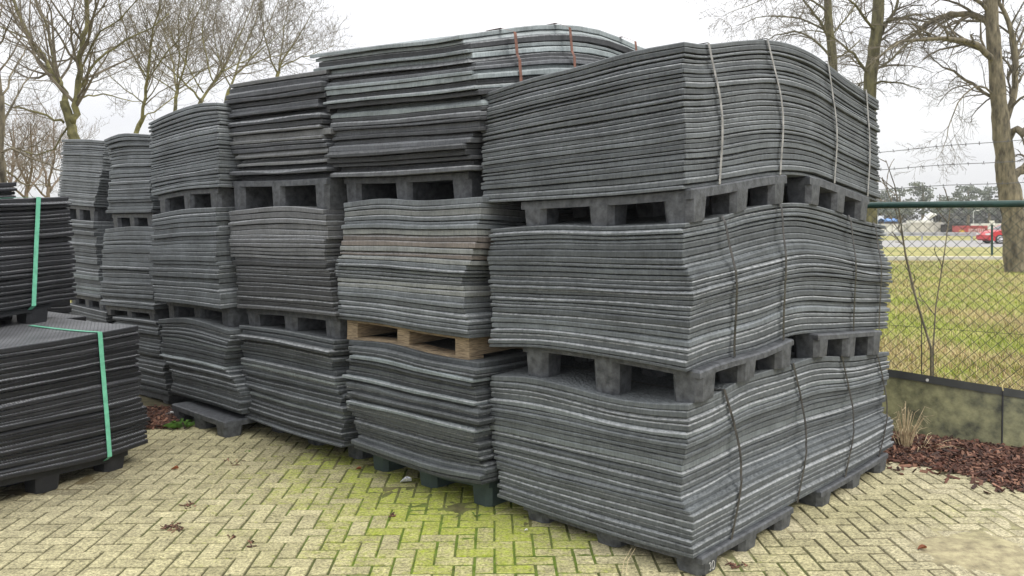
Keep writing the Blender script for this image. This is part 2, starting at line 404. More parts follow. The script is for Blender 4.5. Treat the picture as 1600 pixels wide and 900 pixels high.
for j in range(ny):
    for i in range(nx):
        x, y = -5.6+(i+.5)*st, 2.4+(j+.5)*st
        a, b_ = fence_side(x, y)
        if b_ > bed_edge(a)+.05: continue
        fs.append((j*(nx+1)+i, j*(nx+1)+i+1, (j+1)*(nx+1)+i+1, (j+1)*(nx+1)+i))
mb.add(vs, fs); mb.c = cs
o = mb.build('joint_sand', M['joint'], attr=True, smooth=True); o['kind'] = 'structure'

# ------------------------------------------------------------------ stacks of mats
class Frame:
    def __init__(s, O, A, B): s.O, s.A, s.B = Vector(O), Vector(A), Vector(B)
    def xy(s, a, b): return s.O+s.A*a+s.B*b
    def s_of(s, px, t):
        p = s.O+s.B*t; r = (px-CX)/F
        return (r*p.y-p.x)/(s.A.x-r*s.A.y)
    def t_of(s, px, a):
        p = s.O+s.A*a; r = (px-CX)/F
        return (r*p.y-p.x)/(s.B.x-r*s.B.y)
    def z_of(s, a, t, py): return EYE-(py-HZ)/F*s.xy(a, t).y
ROW = Frame(O1, A1, B1)
PILE = Frame((-2.50, 5.68), (-.419, -.908), (-.908, .419))

class Bundle:
    def __init__(b, fr, t0, L, top, bot, n, rtop=None, rbot=None, mid=(), W=None, seed=1):
        b.fr, b.t0, b.L, b.n = fr, t0, L, n
        st = [fr.s_of(p[0], t0) for p in top]; sb = [fr.s_of(p[0], t0) for p in bot]
        b.S0 = [(0, sb[-1]), (1, st[-1])]; b.S1 = [(0, W or sb[0]), (1, W or st[0])]
        for (k, pr, pl) in mid:
            if pr: b.S0.append((k, fr.s_of(pr, t0)))
            if pl: b.S1.append((k, fr.s_of(pl, t0)))
        b.s0f, b.s1f = curve(b.S0), curve(b.S1)
        b.ft = curve([(s, fr.z_of(s, t0, p[1])) for s, p in zip(st, top)])
        b.fb = curve([(s, fr.z_of(s, t0, p[1])) for s, p in zip(sb, bot)])
        def chord(f, a, c):
            m = (f(c)-f(a))/(c-a+1e-9); return (f(a)-m*a, m)
        b.ct, b.cb = chord(b.ft, st[-1], st[0]), chord(b.fb, sb[-1], sb[0])
        def side(pts, s0, f):
            z0 = f(s0)
            if not pts:
                sd = seed*1.7
                return lambda t: .02*math.sin(t*2.3+sd)-.02*math.sin(sd)
            q = []
            for px, py in pts:
                t = fr.t_of(px, s0); q.append((t-t0, fr.z_of(s0, t, py)-z0))
            q = [x for x in q if x[0] > .05]
            return curve([(0, 0)]+q)
        b.rt, b.rb = side(rtop, st[-1], b.ft), side(rbot, sb[-1], b.fb)
        b.sd = seed
    def z(b, k, s, t):
        cb, ct = b.cb[0]+b.cb[1]*s, b.ct[0]+b.ct[1]*s
        lo = cb+(b.fb(s)-cb)*max(0, 1-k*1.5)**1.3+b.rb(t-b.t0); hi = ct+(b.ft(s)-ct)*max(0, 1-(1-k)*1.6)**1.3+b.rt(t-b.t0)
        w = 4*k*(1-k)
        nz = noise.noise(Vector((s*1.3, t*1.3, k*5+b.sd*9)))*.009*w+noise.noise(Vector((s*3.2, t*3.2, k*11+b.sd*5)))*.003*w
        return lerp(lo, hi, k)+nz
    def zt(b, s, t): return b.z(1, s, t)
    def zb(b, s, t): return b.z(0, s, t)

def ordinal(n):
    w = 'first second third fourth fifth sixth seventh eighth ninth tenth eleventh twelfth thirteenth fourteenth fifteenth sixteenth seventeenth eighteenth'.split()
    return w[n-1]
def shade_word(c):
    l = sum(c)/3
    if c[0] > c[2]*1.12: return 'brownish'
    if l > .19: return 'pale grey'
    if l > .075: return 'grey'
    return 'dark'

def make_bundle(b, where, tint, jit=.008, walk=.0, nu=14, nv=10, material=None, rest=None, gapmul=1.0, seed=0, rotj=.003, recess=0):
    """one mat after another from the bottom up; where = words for the bundle, or None to add to the far mass"""
    r = random.Random(seed*31+5)
    th = [r.uniform(.72, 1.28) for _ in range(b.n)]; tot = sum(th); k = 0; ds = dt = 0
    b.edges = []
    for i in range(b.n):
        k0 = k; k1 = k+th[i]/tot; k = k1
        H = b.ft(b.S0[1][1])-b.fb(b.S0[0][1])
        gap = min(.40*(k1-k0), (r.choice((.004, .005, .006, .007, .010))*gapmul)/max(H, .2))
        if r.random() < .10: gap = min(.5*(k1-k0), .011*gapmul/max(H, .2))
        if i == b.n-1: gap = 0
        kt = k1-gap; km = (k0+k1)/2
        ds += r.uniform(-walk, walk); dt += r.uniform(-walk, walk)*.7; ds *= .86; dt *= .86
        js, jt = ds+r.uniform(-jit, jit), dt+r.uniform(-jit, jit)
        if r.random() < .10: js += r.uniform(-2, 2)*jit; jt += r.uniform(-2, 1.2)*jit
        if r.random() < recess: jt += r.uniform(.03, .09); js += r.uniform(.01, .05)
        s0, s1 = b.s0f(km)+js, b.s1f(km)+js*.8+r.uniform(-jit, jit)
        t0, t1 = b.t0+jt, b.t0+b.L+jt+r.uniform(-jit, jit)*1.5
        rr = r.uniform(-rotj, rotj)
        b.edges.append((km, s0, t0))
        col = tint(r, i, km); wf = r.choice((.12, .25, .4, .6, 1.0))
        H_ = max(.004, (kt-k0)*H); bev = min(.0046, H_*.2)
        vs = []; cs = []
        eu, ev = .022/(s1-s0), .022/(t1-t0)
        us = [0, eu]+[x/(nu-2) for x in range(1, nu-2)]+[1-eu, 1]; vv = [0, ev]+[(x/(nv-2))**1.2 for x in range(1, nv-2)]+[1-ev, 1]
        ns, nt_ = nu+1, nv+1
        def P(u, v, kk, ins, dz):
            s, t = lerp(s0, s1, u), lerp(t0, t1, v)
            if kk == kt and i < b.n-1: kk = k1-gap*max(.6, 1+1.3*noise.noise(Vector((s*1.6, t*1.6, i*3.7+seed))))
            if ins:
                s += ins if u == 0 else (-ins if u == 1 else 0); t += ins if v == 0 else (-ins if v == 1 else 0)
            s2, t2 = s+rr*(t-t0), t-rr*(s-s0)
            q = b.fr.xy(s2, t2)
            return (q.x, q.y, b.z(kk, s, t)+dz)
        mb = MB()
        idx_b = {}; idx_t = {}
        for kk, ins, dct, dz in ((k0, .002, idx_b, 0), (kt, bev*.8, idx_t, 0)):
            for a, v in enumerate(vv):
                for c_, u in enumerate(us):
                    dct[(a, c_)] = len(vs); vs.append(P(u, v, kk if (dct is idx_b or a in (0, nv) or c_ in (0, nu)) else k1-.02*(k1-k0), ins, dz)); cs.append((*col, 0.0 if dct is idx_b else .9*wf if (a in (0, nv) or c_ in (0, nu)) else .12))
        fs = []
        for a in range(nv):
            for c_ in range(nu):
                fs.append((idx_b[a, c_], idx_b[a, c_+1], idx_b[a+1, c_+1], idx_b[a+1, c_]))
                fs.append((idx_t[a, c_], idx_t[a+1, c_], idx_t[a+1, c_+1], idx_t[a, c_+1]))
        ring = [(0, c_) for c_ in range(ns)]+[(a, nu) for a in range(1, nt_)]+[(nv, c_) for c_ in range(nu-1, -1, -1)]+[(a, 0) for a in range(nv-1, 0, -1)]
        lo = []; md = []; hi = []
        for (a, c_) in ring:
            rough_ = r.uniform(-.0015, .0015)
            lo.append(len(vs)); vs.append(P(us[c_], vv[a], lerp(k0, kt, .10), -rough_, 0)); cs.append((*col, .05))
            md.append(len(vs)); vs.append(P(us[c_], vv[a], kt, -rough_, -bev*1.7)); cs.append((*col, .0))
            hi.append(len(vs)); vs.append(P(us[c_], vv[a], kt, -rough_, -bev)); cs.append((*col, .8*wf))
        m = len(ring)
        for q in range(m):
            p = (q+1) % m
            fs.append((lo[p], lo[q], idx_b[ring[q]], idx_b[ring[p]])[::-1] if False else (idx_b[ring[q]], lo[q], lo[p], idx_b[ring[p]])[::-1])
            fs.append((lo[q], md[q], md[p], lo[p])[::-1])
            fs.append((md[q], hi[q], hi[p], md[p])[::-1])
            fs.append((hi[q], idx_t[ring[q]], idx_t[ring[p]], hi[p])[::-1])
        mb.v, mb.f, mb.c, mb.m = vs, fs, cs, [0]*len(fs)
        if rest is not None:
            o_ = len(rest.v); rest.v += vs; rest.f += [tuple(x+o_ for x in f) for f in fs]; rest.c += cs; rest.m += [0]*len(fs)
            continue
        org = P(.5, .5, k0, 0, 0)
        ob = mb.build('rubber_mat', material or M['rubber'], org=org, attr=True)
        ft = b.n-i
        side = ordinal(ft)+' from the top' if ft <= (b.n+1)//2 else ordinal(i+1)+' from the bottom'
        if ft == 1: side = 'topmost'
        if i == 0: side = 'lowest'
        wd = shade_word(col) if where[0] else 'black'
        lab = f'{wd} rubber mat, {side} in the {where[1]}'
        if len(lab.split()) > 16: lab = lab.replace('rubber mat', 'mat').replace('pale grey', 'pale')
        tag(ob, lab, 'rubber mat', 'stacked rubber mats')

def pallet(fr, s0, s1, t0, t1, zlo, zhi, label, material, wood=False, group='pallets under the mat bundles', deck=.045, runners=False):
    c = fr.xy((s0+s1)/2, (t0+t1)/2)
    root = empty('wooden_pallet' if wood else 'plastic_pallet', (c.x, c.y, zlo((s0+s1)/2, (t0+t1)/2)), label, 'pallet', group)
    def W3(s, t, h, up):                    # h metres below the load, or above the floor
        q = fr.xy(s, t)
        z = zhi(s, t)-h if up else zlo(s, t)+h
        return (q.x, q.y, z)
    def slab(mb, a0, a1, b0, b1, hu, hl, na=6, nb=6, bev=.008):
        vs = []; n = (na+1)*(nb+1)
        for h, ins in ((hu, bev), (hu+bev, 0), (hl, 0)):
            for j in range(nb+1):
                for i in range(na+1):
                    a, b_ = lerp(a0+ins, a1-ins, i/na), lerp(b0+ins, b1-ins, j/nb)
                    vs.append(W3(a, b_, h, True))
        fs = []
        I = lambda l, j, i: l*n+j*(na+1)+i
        for j in range(nb):
            for i in range(na):
                fs.append((I(0, j, i), I(0, j+1, i), I(0, j+1, i+1), I(0, j, i+1)))
                fs.append((I(2, j, i), I(2, j, i+1), I(2, j+1, i+1), I(2, j+1, i)))
        ring = [(0, i) for i in range(na+1)]+[(j, na) for j in range(1, nb+1)]+[(nb, i) for i in range(na-1, -1, -1)]+[(j, 0) for j in range(nb-1, 0, -1)]
        for l in (0, 1):
            for q in range(len(ring)):
                a, b_ = ring[q], ring[(q+1) % len(ring)]
                fs.append((I(l, *a), I(l, *b_), I(l+1, *b_), I(l+1, *a)))
        mb.add(vs, fs)
    w, l = s1-s0, t1-t0
    if not wood:
        mb = MB(); slab(mb, s0, s1, t0, t1, .001, deck); mb.build('deck', material, root)
    else:
        mb = MB(); slab(mb, s0, s1, t0, t1, .001, .02)
        mb.build('deck', material, root)
    fw = .165 if not wood else .12
    for i in range(3):
        for j in range(1 if runners else 3):
            cs, ct = lerp(s0+fw/2, s1-fw/2, i/2), lerp(t0+fw/2, t1-fw/2, j/2)
            dl = (t1-t0-fw) if runners else 0          # a foot drawn out into a runner under the pallet
            mb = MB(); vs = []
            cc = .028 if not wood else .003
            def octo(hw): return [(-hw+cc, -hw), (hw-cc, -hw), (hw, -hw+cc), (hw, hw-cc), (hw-cc, hw), (-hw+cc, hw), (-hw, hw-cc), (-hw, -hw+cc)]
            h0 = .018 if wood else 0.0
            lev = [(fw/2*(1 if wood else .90), h0, False), (fw/2*(1 if wood else .92), h0+.012, False), (fw/2, (.021 if wood else deck-.004), True)]
            for hw, h, up in lev:
                for a, b_ in octo(hw): vs.append(W3(cs+a, ct+b_+(dl if b_ > 0 else 0), h, up))
            fs = [tuple(range(8)), tuple(range(23, 15, -1))]
            for q in (0, 8):
                for a in range(8): fs.append((q+(a+1) % 8, q+a, q+8+a, q+8+(a+1) % 8))
            mb.add(vs, fs); mb.build('block' if wood else 'foot', material, root)
    if wood:
        for i in range(3):
            ct = lerp(t0+.06, t1-.06, i/2); mb = MB(); vs = []; na = 8
            for k in range(na+1):
                s = lerp(s0, s1, k/na)
                vs += [W3(s, ct-.06, 0, False), W3(s, ct+.06, 0, False), W3(s, ct+.06, .017, False), W3(s, ct-.06, .017, False)]
            fs = [(0, 1, 2, 3), tuple(na*4+q for q in (3, 2, 1, 0))]
            for k in range(na):
                for q in range(4): fs.append((k*4+q, k*4+4+q, k*4+4+(q+1) % 4, k*4+(q+1) % 4))
            mb.add(vs, fs); mb.build('bottom_board', material, root)
    return root

def strap(b, kind, vtop, vbot, width, label, cat_group, over=None, under=True, name='packing_strap', side='right', zlow=None, slack=.006, vmid=None):
    """a band over the load: across the top, down the side at s0 (or the front at t0), tucked under the bottom edge"""
    fr = b.fr; ks = [1-i/26 for i in range(27)]
    vc = curve([(0, vbot), (.5, vmid if vmid is not None else (vtop+vbot)/2), (1, vtop)])
    E = sorted(b.edges)
    def edge(k):
        c = [e for e in E if abs(e[0]-k) < 1.6/b.n] or [min(E, key=lambda e: abs(e[0]-k))]
        return min(e[1] for e in c), min(e[2] for e in c)
    raw = [edge(k)[0 if side == 'right' else 1] for k in ks]
    m_ = [min(raw[max(0, i-3):i+4]) for i in range(len(raw))]
    sm = [sum(m_[max(0, i-5):i+6])/len(m_[max(0, i-5):i+6]) for i in range(len(raw))]
    sm = [min(a_, b_+.002) for a_, b_ in zip(sm, [min(raw[max(0, i-1):i+2]) for i in range(len(raw))])]
    sm[0] = raw[0]
    pts = []; nr = []
    for i in (range(9) if over else ()):                 # across the top
        f = 1-i/9
        if side == 'right': s, t = sm[0]+over*f, vc(1)
        else: s, t = vc(1), sm[0]+over*f
        q = fr.xy(s, t); pts.append((q.x, q.y, b.zt(s, t)+.004)); nr.append((0, 0, 1))
    outd = -fr.A if side == 'right' else -fr.B
    for i, k in enumerate(ks):
        off = slack+.002
        if side == 'right': s, t = sm[i]-off, vc(k)
        else: s, t = vc(k), sm[i]-off
        q = fr.xy(s, t)
        z = b.z(k, s, t)+(.005 if i == 0 else 0)
        pts.append((q.x, q.y, z)); nr.append((outd.x, outd.y, .5 if i == 0 else 0))
    if under:
        for d, dz in ((.035, -.030), (.10, -.05)):
            if side == 'right': s, t = sm[-1]+d, vc(0)
            else: s, t = vc(0), sm[-1]+d
            q = fr.xy(s, t); z = b.zb(s, t)+dz*.9
            pts.append((q.x, q.y, z)); nr.append((outd.x, outd.y, -.4))
    wd = (fr.B.x, fr.B.y, 0) if side == 'right' else (fr.A.x, fr.A.y, 0)
    mb = MB(); mb.ribbon(pts, wd, width, nr, .0016)
    o = mb.build(name, M[kind], org=pts[-1])
    return tag(o, label, 'strap', cat_group)

g0 = lambda s, t: 0.0
def v3(c): return (c, c*1.02, c*1.04)
def tint_grey(lo, hi, blue=.03, brown=0, pale=0, pale_c=(.20, .225, .225)):
    def f(r, i, k):
        x = r.uniform(lo, hi)
        if r.random() < pale:
            x = r.uniform(.8, 1.15); return tuple(q*x for q in pale_c)
        if brown and abs(k-brown) < .09 and r.random() < .55: return (x*1.22, x*1.06, x*.93)
        return (x*.92, x*(1.0+blue*.5), x*(1.03+blue*.8))
    return f

# --- nearest stack
n_top = Bundle(ROW, .0, 2.40, [(753, 147), (822, 124), (905, 103), (987, 80), (1068, 65)], [(753, 317), (864, 311), (987, 303), (1071, 295)], 27,
    [(1099, 69), (1152, 64), (1194, 62), (1235, 69), (1276, 88), (1317, 119), (1371, 156)], [(1120, 288), (1214, 273), (1268, 276), (1318, 294), (1368, 313)], seed=1)
n_mid = Bundle(ROW, .0, 2.52, [(766, 358), (864, 352), (946, 354), (1071, 349)], [(765, 542), (843, 543), (926, 554), (1008, 568), (1074, 581)], 26,
    [(1126, 339), (1173, 325), (1251, 317), (1297, 327), (1338, 342), (1390, 354)], [(1111, 566), (1184, 546), (1235, 525), (1297, 519), (1392, 513)], seed=2,
    mid=[(.8, 1066, None), (.65, 1078, 764), (.55, 1082, None), (.35, 1078, 768)])
n_bot = Bundle(ROW, .0, 2.54, [(766, 587), (825, 590), (889, 604), (952, 621), (1016, 630), (1074, 632)], [(777, 777), (846, 802), (910, 823), (995, 849), (1083, 874)], 25,
    [(1118, 615), (1165, 590), (1233, 570), (1271, 558), (1335, 557), (1390, 549)], [(1123, 851), (1165, 828), (1250, 781), (1314, 747), (1399, 696)], seed=3,
    mid=[(.75, 1074, 766), (.5, 1064, 766), (.34, 1068, 772), (.28, 1080, 775), (.15, 1081, 778)])
make_bundle(n_top, (1, 'strapped top bundle of the nearest stack'), tint_grey(.085, .135, .03), jit=.008, nu=16, nv=26, seed=1)
make_bundle(n_mid, (1, 'strapped middle bundle of the nearest stack'), tint_grey(.075, .13, .05, pale=.12, pale_c=(.165, .185, .195)), jit=.006, nu=16, nv=26, seed=2)
make_bundle(n_bot, (1, 'strapped bottom bundle of the nearest stack'), tint_grey(.075, .125, .05, pale=.12, pale_c=(.165, .185, .19)), jit=.006, nu=16, nv=26, seed=3)
for lo_, hi_, w in ((g0, n_bot.zb, 'bottom'), (n_bot.zt, n_mid.zb, 'middle'), (n_mid.zt, n_top.zb, 'top')):
    sa_, ta, tb, tc_, td = {'bottom': (-.028, .04, .98, 1.33, 2.38), 'middle': (-.02, .035, 1.0, 1.31, 2.29), 'top': (.02, .02, 1.0, 1.29, 2.18)}[w]
    pallet(ROW, sa_, 1.10, ta, tb, lo_, hi_, f'grey plastic pallet at the front under the {w} bundle of the nearest stack', M['pallet'], deck={'bottom': .034, 'middle': .034, 'top': .05}[w])
    pallet(ROW, sa_, 1.10, tc_, td, lo_, hi_, f'grey plastic pallet at the back under the {w} bundle of the nearest stack', M['pallet'], deck={'bottom': .034, 'middle': .034, 'top': .05}[w])
GS = 'straps round the nearest stack'
def tv(b, px, k): return b.fr.t_of(px, b.s0f(k))
for b, w, kinds, lst in ((n_top, 'top', ['strap_pale', 'strap_pale', 'strap_pale', 'strap_pale'], ((1103, 1120), (1195, 1215), (1290, 1300), (1350, 1352))),
                         (n_mid, 'middle', ['strap_dark']*4, ((1127, 1142), (1217, 1219), (1325, 1329), (1364, 1369))),
                         (n_bot, 'bottom', ['strap_dark']*4, ((1128, 1140), (1236, 1243), (1312, 1318), (1367, 1371)))):
    for (pa, pb), kd, nm in zip(lst, kinds, ('nearest the front corner', 'second from the front corner', 'second from the far end', 'nearest the far end')):
        ta, tb = tv(b, pa, 1), tv(b, pb, 0)
        tm = tv(b, pb+3 if w != 'bottom' else pb+1, .45)
        strap(b, kd, ta, tb, .019, f'thin strap round the {w} bundle of the nearest stack, {nm}', GS, over=1.2, vmid=tm)
# chalked number on the near foot
mb = MB()
def foot_pt(t, z): q = ROW.xy(-.028+.003, t); return Vector((q.x, q.y, z))
def stroke(mb, pts, w=.0035):
    nrm = Vector((-ROW.A.x, -ROW.A.y, 0)); pts = [p+nrm*.004 for p in pts]
    mb.tube(pts, w/2, 4)
root_near = [o for o in bpy.data.objects if o.name.startswith('plastic_pallet')][0]
zz = .035
three = [(.0, .060), (.008, .066), (.016, .060), (.010, .047), (.017, .036), (.010, .028), (.0, .033)]
zero = [(.036+.011*math.sin(a), .047+.019*math.cos(a)) for a in [i*math.pi/7 for i in range(15)]]
stroke(mb, [foot_pt(.10+t, z-.012) for t, z in three]); stroke(mb, [foot_pt(.10+t, z-.012) for t, z in zero])
chalk = mb.build('chalk_number', M['chalk'], root_near)

# --- second stack
c2t = Bundle(ROW, -.07, 2.5, [(488, 85), (602, 69.5), (678, 62), (720, 54)], [(515, 277), (602, 275), (678, 270), (731, 266)], 27, [(865, 38), (935, 46), (1005, 75)], None, seed=4,
    mid=[(.97, 722, 489), (.88, 730, 493), (.8, 738, 506), (.62, 750, 511), (.4, 752, 516), (.25, 738, 518)])
c2m = Bundle(ROW, -.07, 2.5, [(534, 317), (593, 310), (655, 313), (750, 307)], [(526, 498), (593, 506), (656, 518), (732, 529)], 27, None, None, seed=5,
    mid=[(.75, 744, 535), (.55, 736, 530), (.42, 722, 524), (.2, 724, 526)])
c2b = Bundle(ROW, -.09, 2.5, [(538, 532), (600, 538), (660, 554), (742, 568)], [(552, 700), (620, 724), (680, 744), (754, 758)], 26, None, None, seed=6,
    mid=[(.9, 738, 545), (.8, 734, 540), (.65, 750, 543), (.35, 752, 552), (.2, 750, 553)])
def tint_c2t(r, i, k):                       # the pale mats as they lie in the photograph, from the top down
    q = 'PPdpPddgPPdPdpPdgdgddgdddgg'[26-i]
    x = {'P': r.uniform(.25, .33), 'p': r.uniform(.16, .21), 'g': r.uniform(.11, .14), 'd': r.uniform(.04, .07)}[q]
    return (x*.88, x*1.0, x*1.01) if q in 'Pp' else (x*.95, x, x*1.06)
make_bundle(c2t, (1, 'rust-strapped bundle of the second stack'), tint_c2t, jit=.022, walk=.016, nu=16, nv=14, seed=4, recess=.2)
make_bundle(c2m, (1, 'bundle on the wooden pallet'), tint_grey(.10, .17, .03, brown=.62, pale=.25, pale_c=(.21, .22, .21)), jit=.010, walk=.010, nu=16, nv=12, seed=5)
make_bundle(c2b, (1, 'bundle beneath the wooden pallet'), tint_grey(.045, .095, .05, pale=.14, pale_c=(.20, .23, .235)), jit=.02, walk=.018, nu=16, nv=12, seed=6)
s_ = lambda b, k: (b.s0f(k), b.s1f(k))
def pal2(b, lo_, hi_, label, m, wood=False, ins=.07, tf=.02, back=None, L=1.12):
    s0, s1 = b.s0f(0)+ins, b.s1f(0)-ins
    pallet(b.fr, s0, s1, b.t0+tf, b.t0+tf+L, lo_, hi_, label, m, wood, runners=True)
    if back: pallet(b.fr, s0, s1, b.t0+tf+L+.1, b.t0+tf+2*L+.1, lo_, hi_, back, m, wood, runners=True)
pal2(c2t, c2m.zt, c2t.zb, 'grey plastic pallet under the upper bundle of the second stack from the right', M['pallet'], tf=.07, back='rear grey pallet under the upper bundle of the second stack from the right')
pal2(c2m, c2b.zt, c2m.zb, 'pale wooden pallet in the second stack from the right', M['wood'], True, ins=.05, tf=.05, back='rear wooden pallet in the second stack from the right')
pal2(c2b, g0, c2b.zb, 'dark green plastic pallet on the paving under the second stack from the right', M['pallet_green'], tf=.10, ins=.05, back='rear green pallet on the paving under the second stack from the right')
for px, pb, nm in ((781, 790, 'nearest the corner'), (867, 879, 'middle one'), (970, 976, 'farthest back')):
    strap(c2t, 'strap_rust', tv(c2t, px, 1), tv(c2t, px, 1)+.04, .024, f'rusty brown strap over the top of the second stack, {nm}', 'rusty straps on the second stack', over=.12)

# --- third stack
c3t = Bundle(ROW, -.10, 2.5, [(353, 132), (413, 122), (501, 109)], [(360, 283), (451, 281), (514, 277)], 21, None, None, seed=7, mid=[(.8, 499, 350), (.55, 503, 347), (.35, 506, 357), (.2, 514, 366)])
c3m = Bundle(ROW, -.10, 2.5, [(360, 330), (451, 322), (508, 327)], [(372, 481), (440, 485), (525, 494)], 23, None, None, seed=8, mid=[(.8, 512, 360), (.55, 508, 362), (.3, 516, 370)])
c3b = Bundle(ROW, -.10, 2.5, [(376, 508), (440, 516), (524, 532)], [(386, 652), (460, 678), (537, 699)], 25, None, None, seed=9, mid=[(.8, 516, 377), (.55, 530, 380), (.3, 533, 382)])
def tint_c3(r, i, k):
    if r.random() < .3: x = r.uniform(.12, .17); return (x, x*1.02, x)
    x = r.uniform(.045, .09); return (x*.95, x*1.0, x*1.08)
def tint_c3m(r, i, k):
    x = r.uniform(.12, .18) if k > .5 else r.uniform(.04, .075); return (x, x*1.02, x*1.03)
make_bundle(c3t, (1, 'upper bundle of the third stack from right'), tint_c3, jit=.032, walk=.022, nu=14, nv=10, seed=7, gapmul=1.6, recess=.3)
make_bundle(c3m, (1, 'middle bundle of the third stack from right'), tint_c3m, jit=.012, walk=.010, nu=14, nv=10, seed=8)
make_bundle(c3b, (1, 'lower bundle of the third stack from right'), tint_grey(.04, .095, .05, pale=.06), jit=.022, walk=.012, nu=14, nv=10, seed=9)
pal2(c3t, c3m.zt, c3t.zb, 'grey plastic pallet under the upper bundle of the third stack from the right', M['pallet'], tf=.0, ins=.03)
pal2(c3m, c3b.zt, c3m.zb, 'grey plastic pallet under the middle bundle of the third stack from the right', M['pallet'], tf=.04, ins=.05)
pal2(c3b, g0, c3b.zb, 'plastic pallet on the paving under the third stack from the right', M['pallet'], tf=.16, ins=.05)

# --- fourth stack
c4t = Bundle(ROW, -.20, 2.4, [(233, 192), (264, 177), (309, 162), (340, 160)], [(237, 306), (287, 296), (342, 292)], 24, None, None, seed=10, mid=[(.5, 342, 236)])
c4m = Bundle(ROW, -.20, 2.4, [(238, 336), (285, 327), (337, 324)], [(244, 470), (294, 475), (348, 483)], 22, None, None, seed=11, mid=[(.8, 336, 236), (.5, 340, 235), (.3, 342, 236)])
c4b = Bundle(ROW, -.20, 2.4, [(245, 499), (289, 497), (355, 516)], [(265, 616), (328, 634), (371, 648)], 22, None, None, seed=12, mid=[(.8, 354, 252), (.5, 353, 252), (.4, 366, 263)])
make_bundle(c4t, (1, 'upper bundle of the fourth stack from right'), tint_grey(.115, .165, .02), jit=.007, nu=12, nv=10, seed=10, gapmul=1.3)
rest = MB()
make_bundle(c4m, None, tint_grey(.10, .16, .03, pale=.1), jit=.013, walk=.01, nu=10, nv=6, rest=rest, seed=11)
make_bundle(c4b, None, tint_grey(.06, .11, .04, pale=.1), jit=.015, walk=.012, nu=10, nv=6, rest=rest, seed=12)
pal2(c4t, c4m.zt, c4t.zb, 'grey plastic pallet under the upper bundle of the fourth stack from the right', M['pallet'], tf=.03, ins=.07)
pal2(c4m, c4b.zt, c4m.zb, 'grey plastic pallet under the middle bundle of the fourth stack from the right', M['pallet'], tf=.08, ins=.04)
pallet(ROW, 3.88, 4.80, -.30, .72, g0, lambda s, t: .125, 'dark plastic pallet jutting out on the paving below the fourth stack', M['pallet'])

# --- fifth and sixth stacks
c5t = Bundle(ROW, -.12, 2.4, [(163, 218), (187, 209), (234, 210)], [(167, 333), (238, 332)], 24, None, None, seed=13, mid=[(.75, 236, 170), (.5, 236, 172)])
c5m = Bundle(ROW, -.12, 2.4, [(163, 358), (200, 354), (242, 355)], [(157, 476), (241, 484)], 20, None, None, seed=14)
c5b = Bundle(ROW, -.12, 2.4, [(178, 495), (219, 499), (246, 503)], [(195, 605), (262, 621)], 21, None, None, seed=15)
c6t = Bundle(ROW, -.05, 2.3, [(97, 218), (133, 217.5), (164, 220)], [(90, 318), (146, 323)], 26, None, None, seed=16, mid=[(.5, 158, 94)])
c6m = Bundle(ROW, -.05, 2.3, [(100, 342), (147, 346)], [(104, 458), (160, 466)], 21, None, None, seed=17)
c6b = Bundle(ROW, -.05, 2.3, [(104, 474), (168, 488)], [(110, 570), (170, 590)], 18, None, None, seed=18)
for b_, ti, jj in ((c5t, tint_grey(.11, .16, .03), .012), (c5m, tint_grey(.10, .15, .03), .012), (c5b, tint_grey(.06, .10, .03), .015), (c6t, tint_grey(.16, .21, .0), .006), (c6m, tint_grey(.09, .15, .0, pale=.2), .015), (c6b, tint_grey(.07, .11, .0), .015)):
    make_bundle(b_, None, ti, jit=jj, walk=jj*.6, nu=8, nv=5, rest=rest, seed=int(b_.sd))
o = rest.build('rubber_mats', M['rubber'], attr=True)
tag(o, 'grey rubber mats in the fourth, fifth and sixth stacks towards the left', 'rubber mats', kind='stuff')
for b_, lo_, hi_, w, nn in ((c5t, c5m.zt, c5t.zb, 'upper', 'fifth'), (c5m, c5b.zt, c5m.zb, 'middle', 'fifth'), (c5b, g0, c5b.zb, 'lower', 'fifth'), (c6t, c6m.zt, c6t.zb, 'upper', 'sixth'), (c6m, c6b.zt, c6m.zb, 'middle', 'sixth'), (c6b, g0, c6b.zb, 'lower', 'sixth')):
    pal2(b_, lo_, hi_, f'grey plastic pallet under the {w} bundle of the {nn} stack from the right', M['pallet'], tf=.03, ins=.05)

# --- black mats at the left edge
pf = Bundle(PILE, 0, .86, [(-260, 590), (-60, 555), (0, 545), (100, 530), (155, 520), (218, 508)], [(-260, 815), (0, 750), (100, 730), (167, 714), (230, 692)], 27, None, None, W=2.5, seed=21, mid=[(.75, 218, None), (.5, 220, None), (.36, 221, None), (.30, 229, None)])
pm0 = Bundle(PILE, .90, 1.1, [(-60, 512), (0, 508), (60, 502), (136, 494)], [(-60, 640), (60, 620), (136, 606)], 8, None, None, W=2.3, seed=22)
pu = Bundle(PILE, .68, 1.0, [(-160, 315), (0, 311), (60, 309), (110, 307)], [(-160, 505), (0, 487), (84, 472), (119, 468)], 24, None, None, W=2.4, seed=23)
pr_ = Bundle(PILE, 1.75, 1.0, [(-160, 287), (0, 287), (27, 284)], [(-160, 455), (0, 448), (30, 444)], 24, None, None, W=2.2, seed=24)
pr0 = Bundle(PILE, 1.75, 1.0, [(-160, 480), (0, 474), (112, 468)], [(-160, 620), (0, 596), (118, 586)], 12, None, None, W=2.2, seed=25)
def tint_blk(r, i, k):
    x = r.uniform(.012, .032); return (x*.97, x*1.0, x*1.12)
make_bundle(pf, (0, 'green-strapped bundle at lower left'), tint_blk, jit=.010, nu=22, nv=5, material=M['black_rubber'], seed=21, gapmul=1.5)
rest2 = MB()
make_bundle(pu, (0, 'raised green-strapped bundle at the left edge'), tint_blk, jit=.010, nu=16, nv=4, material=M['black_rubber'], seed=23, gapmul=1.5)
make_bundle(pm0, None, tint_blk, jit=.01, nu=8, nv=4, rest=rest2, seed=22)
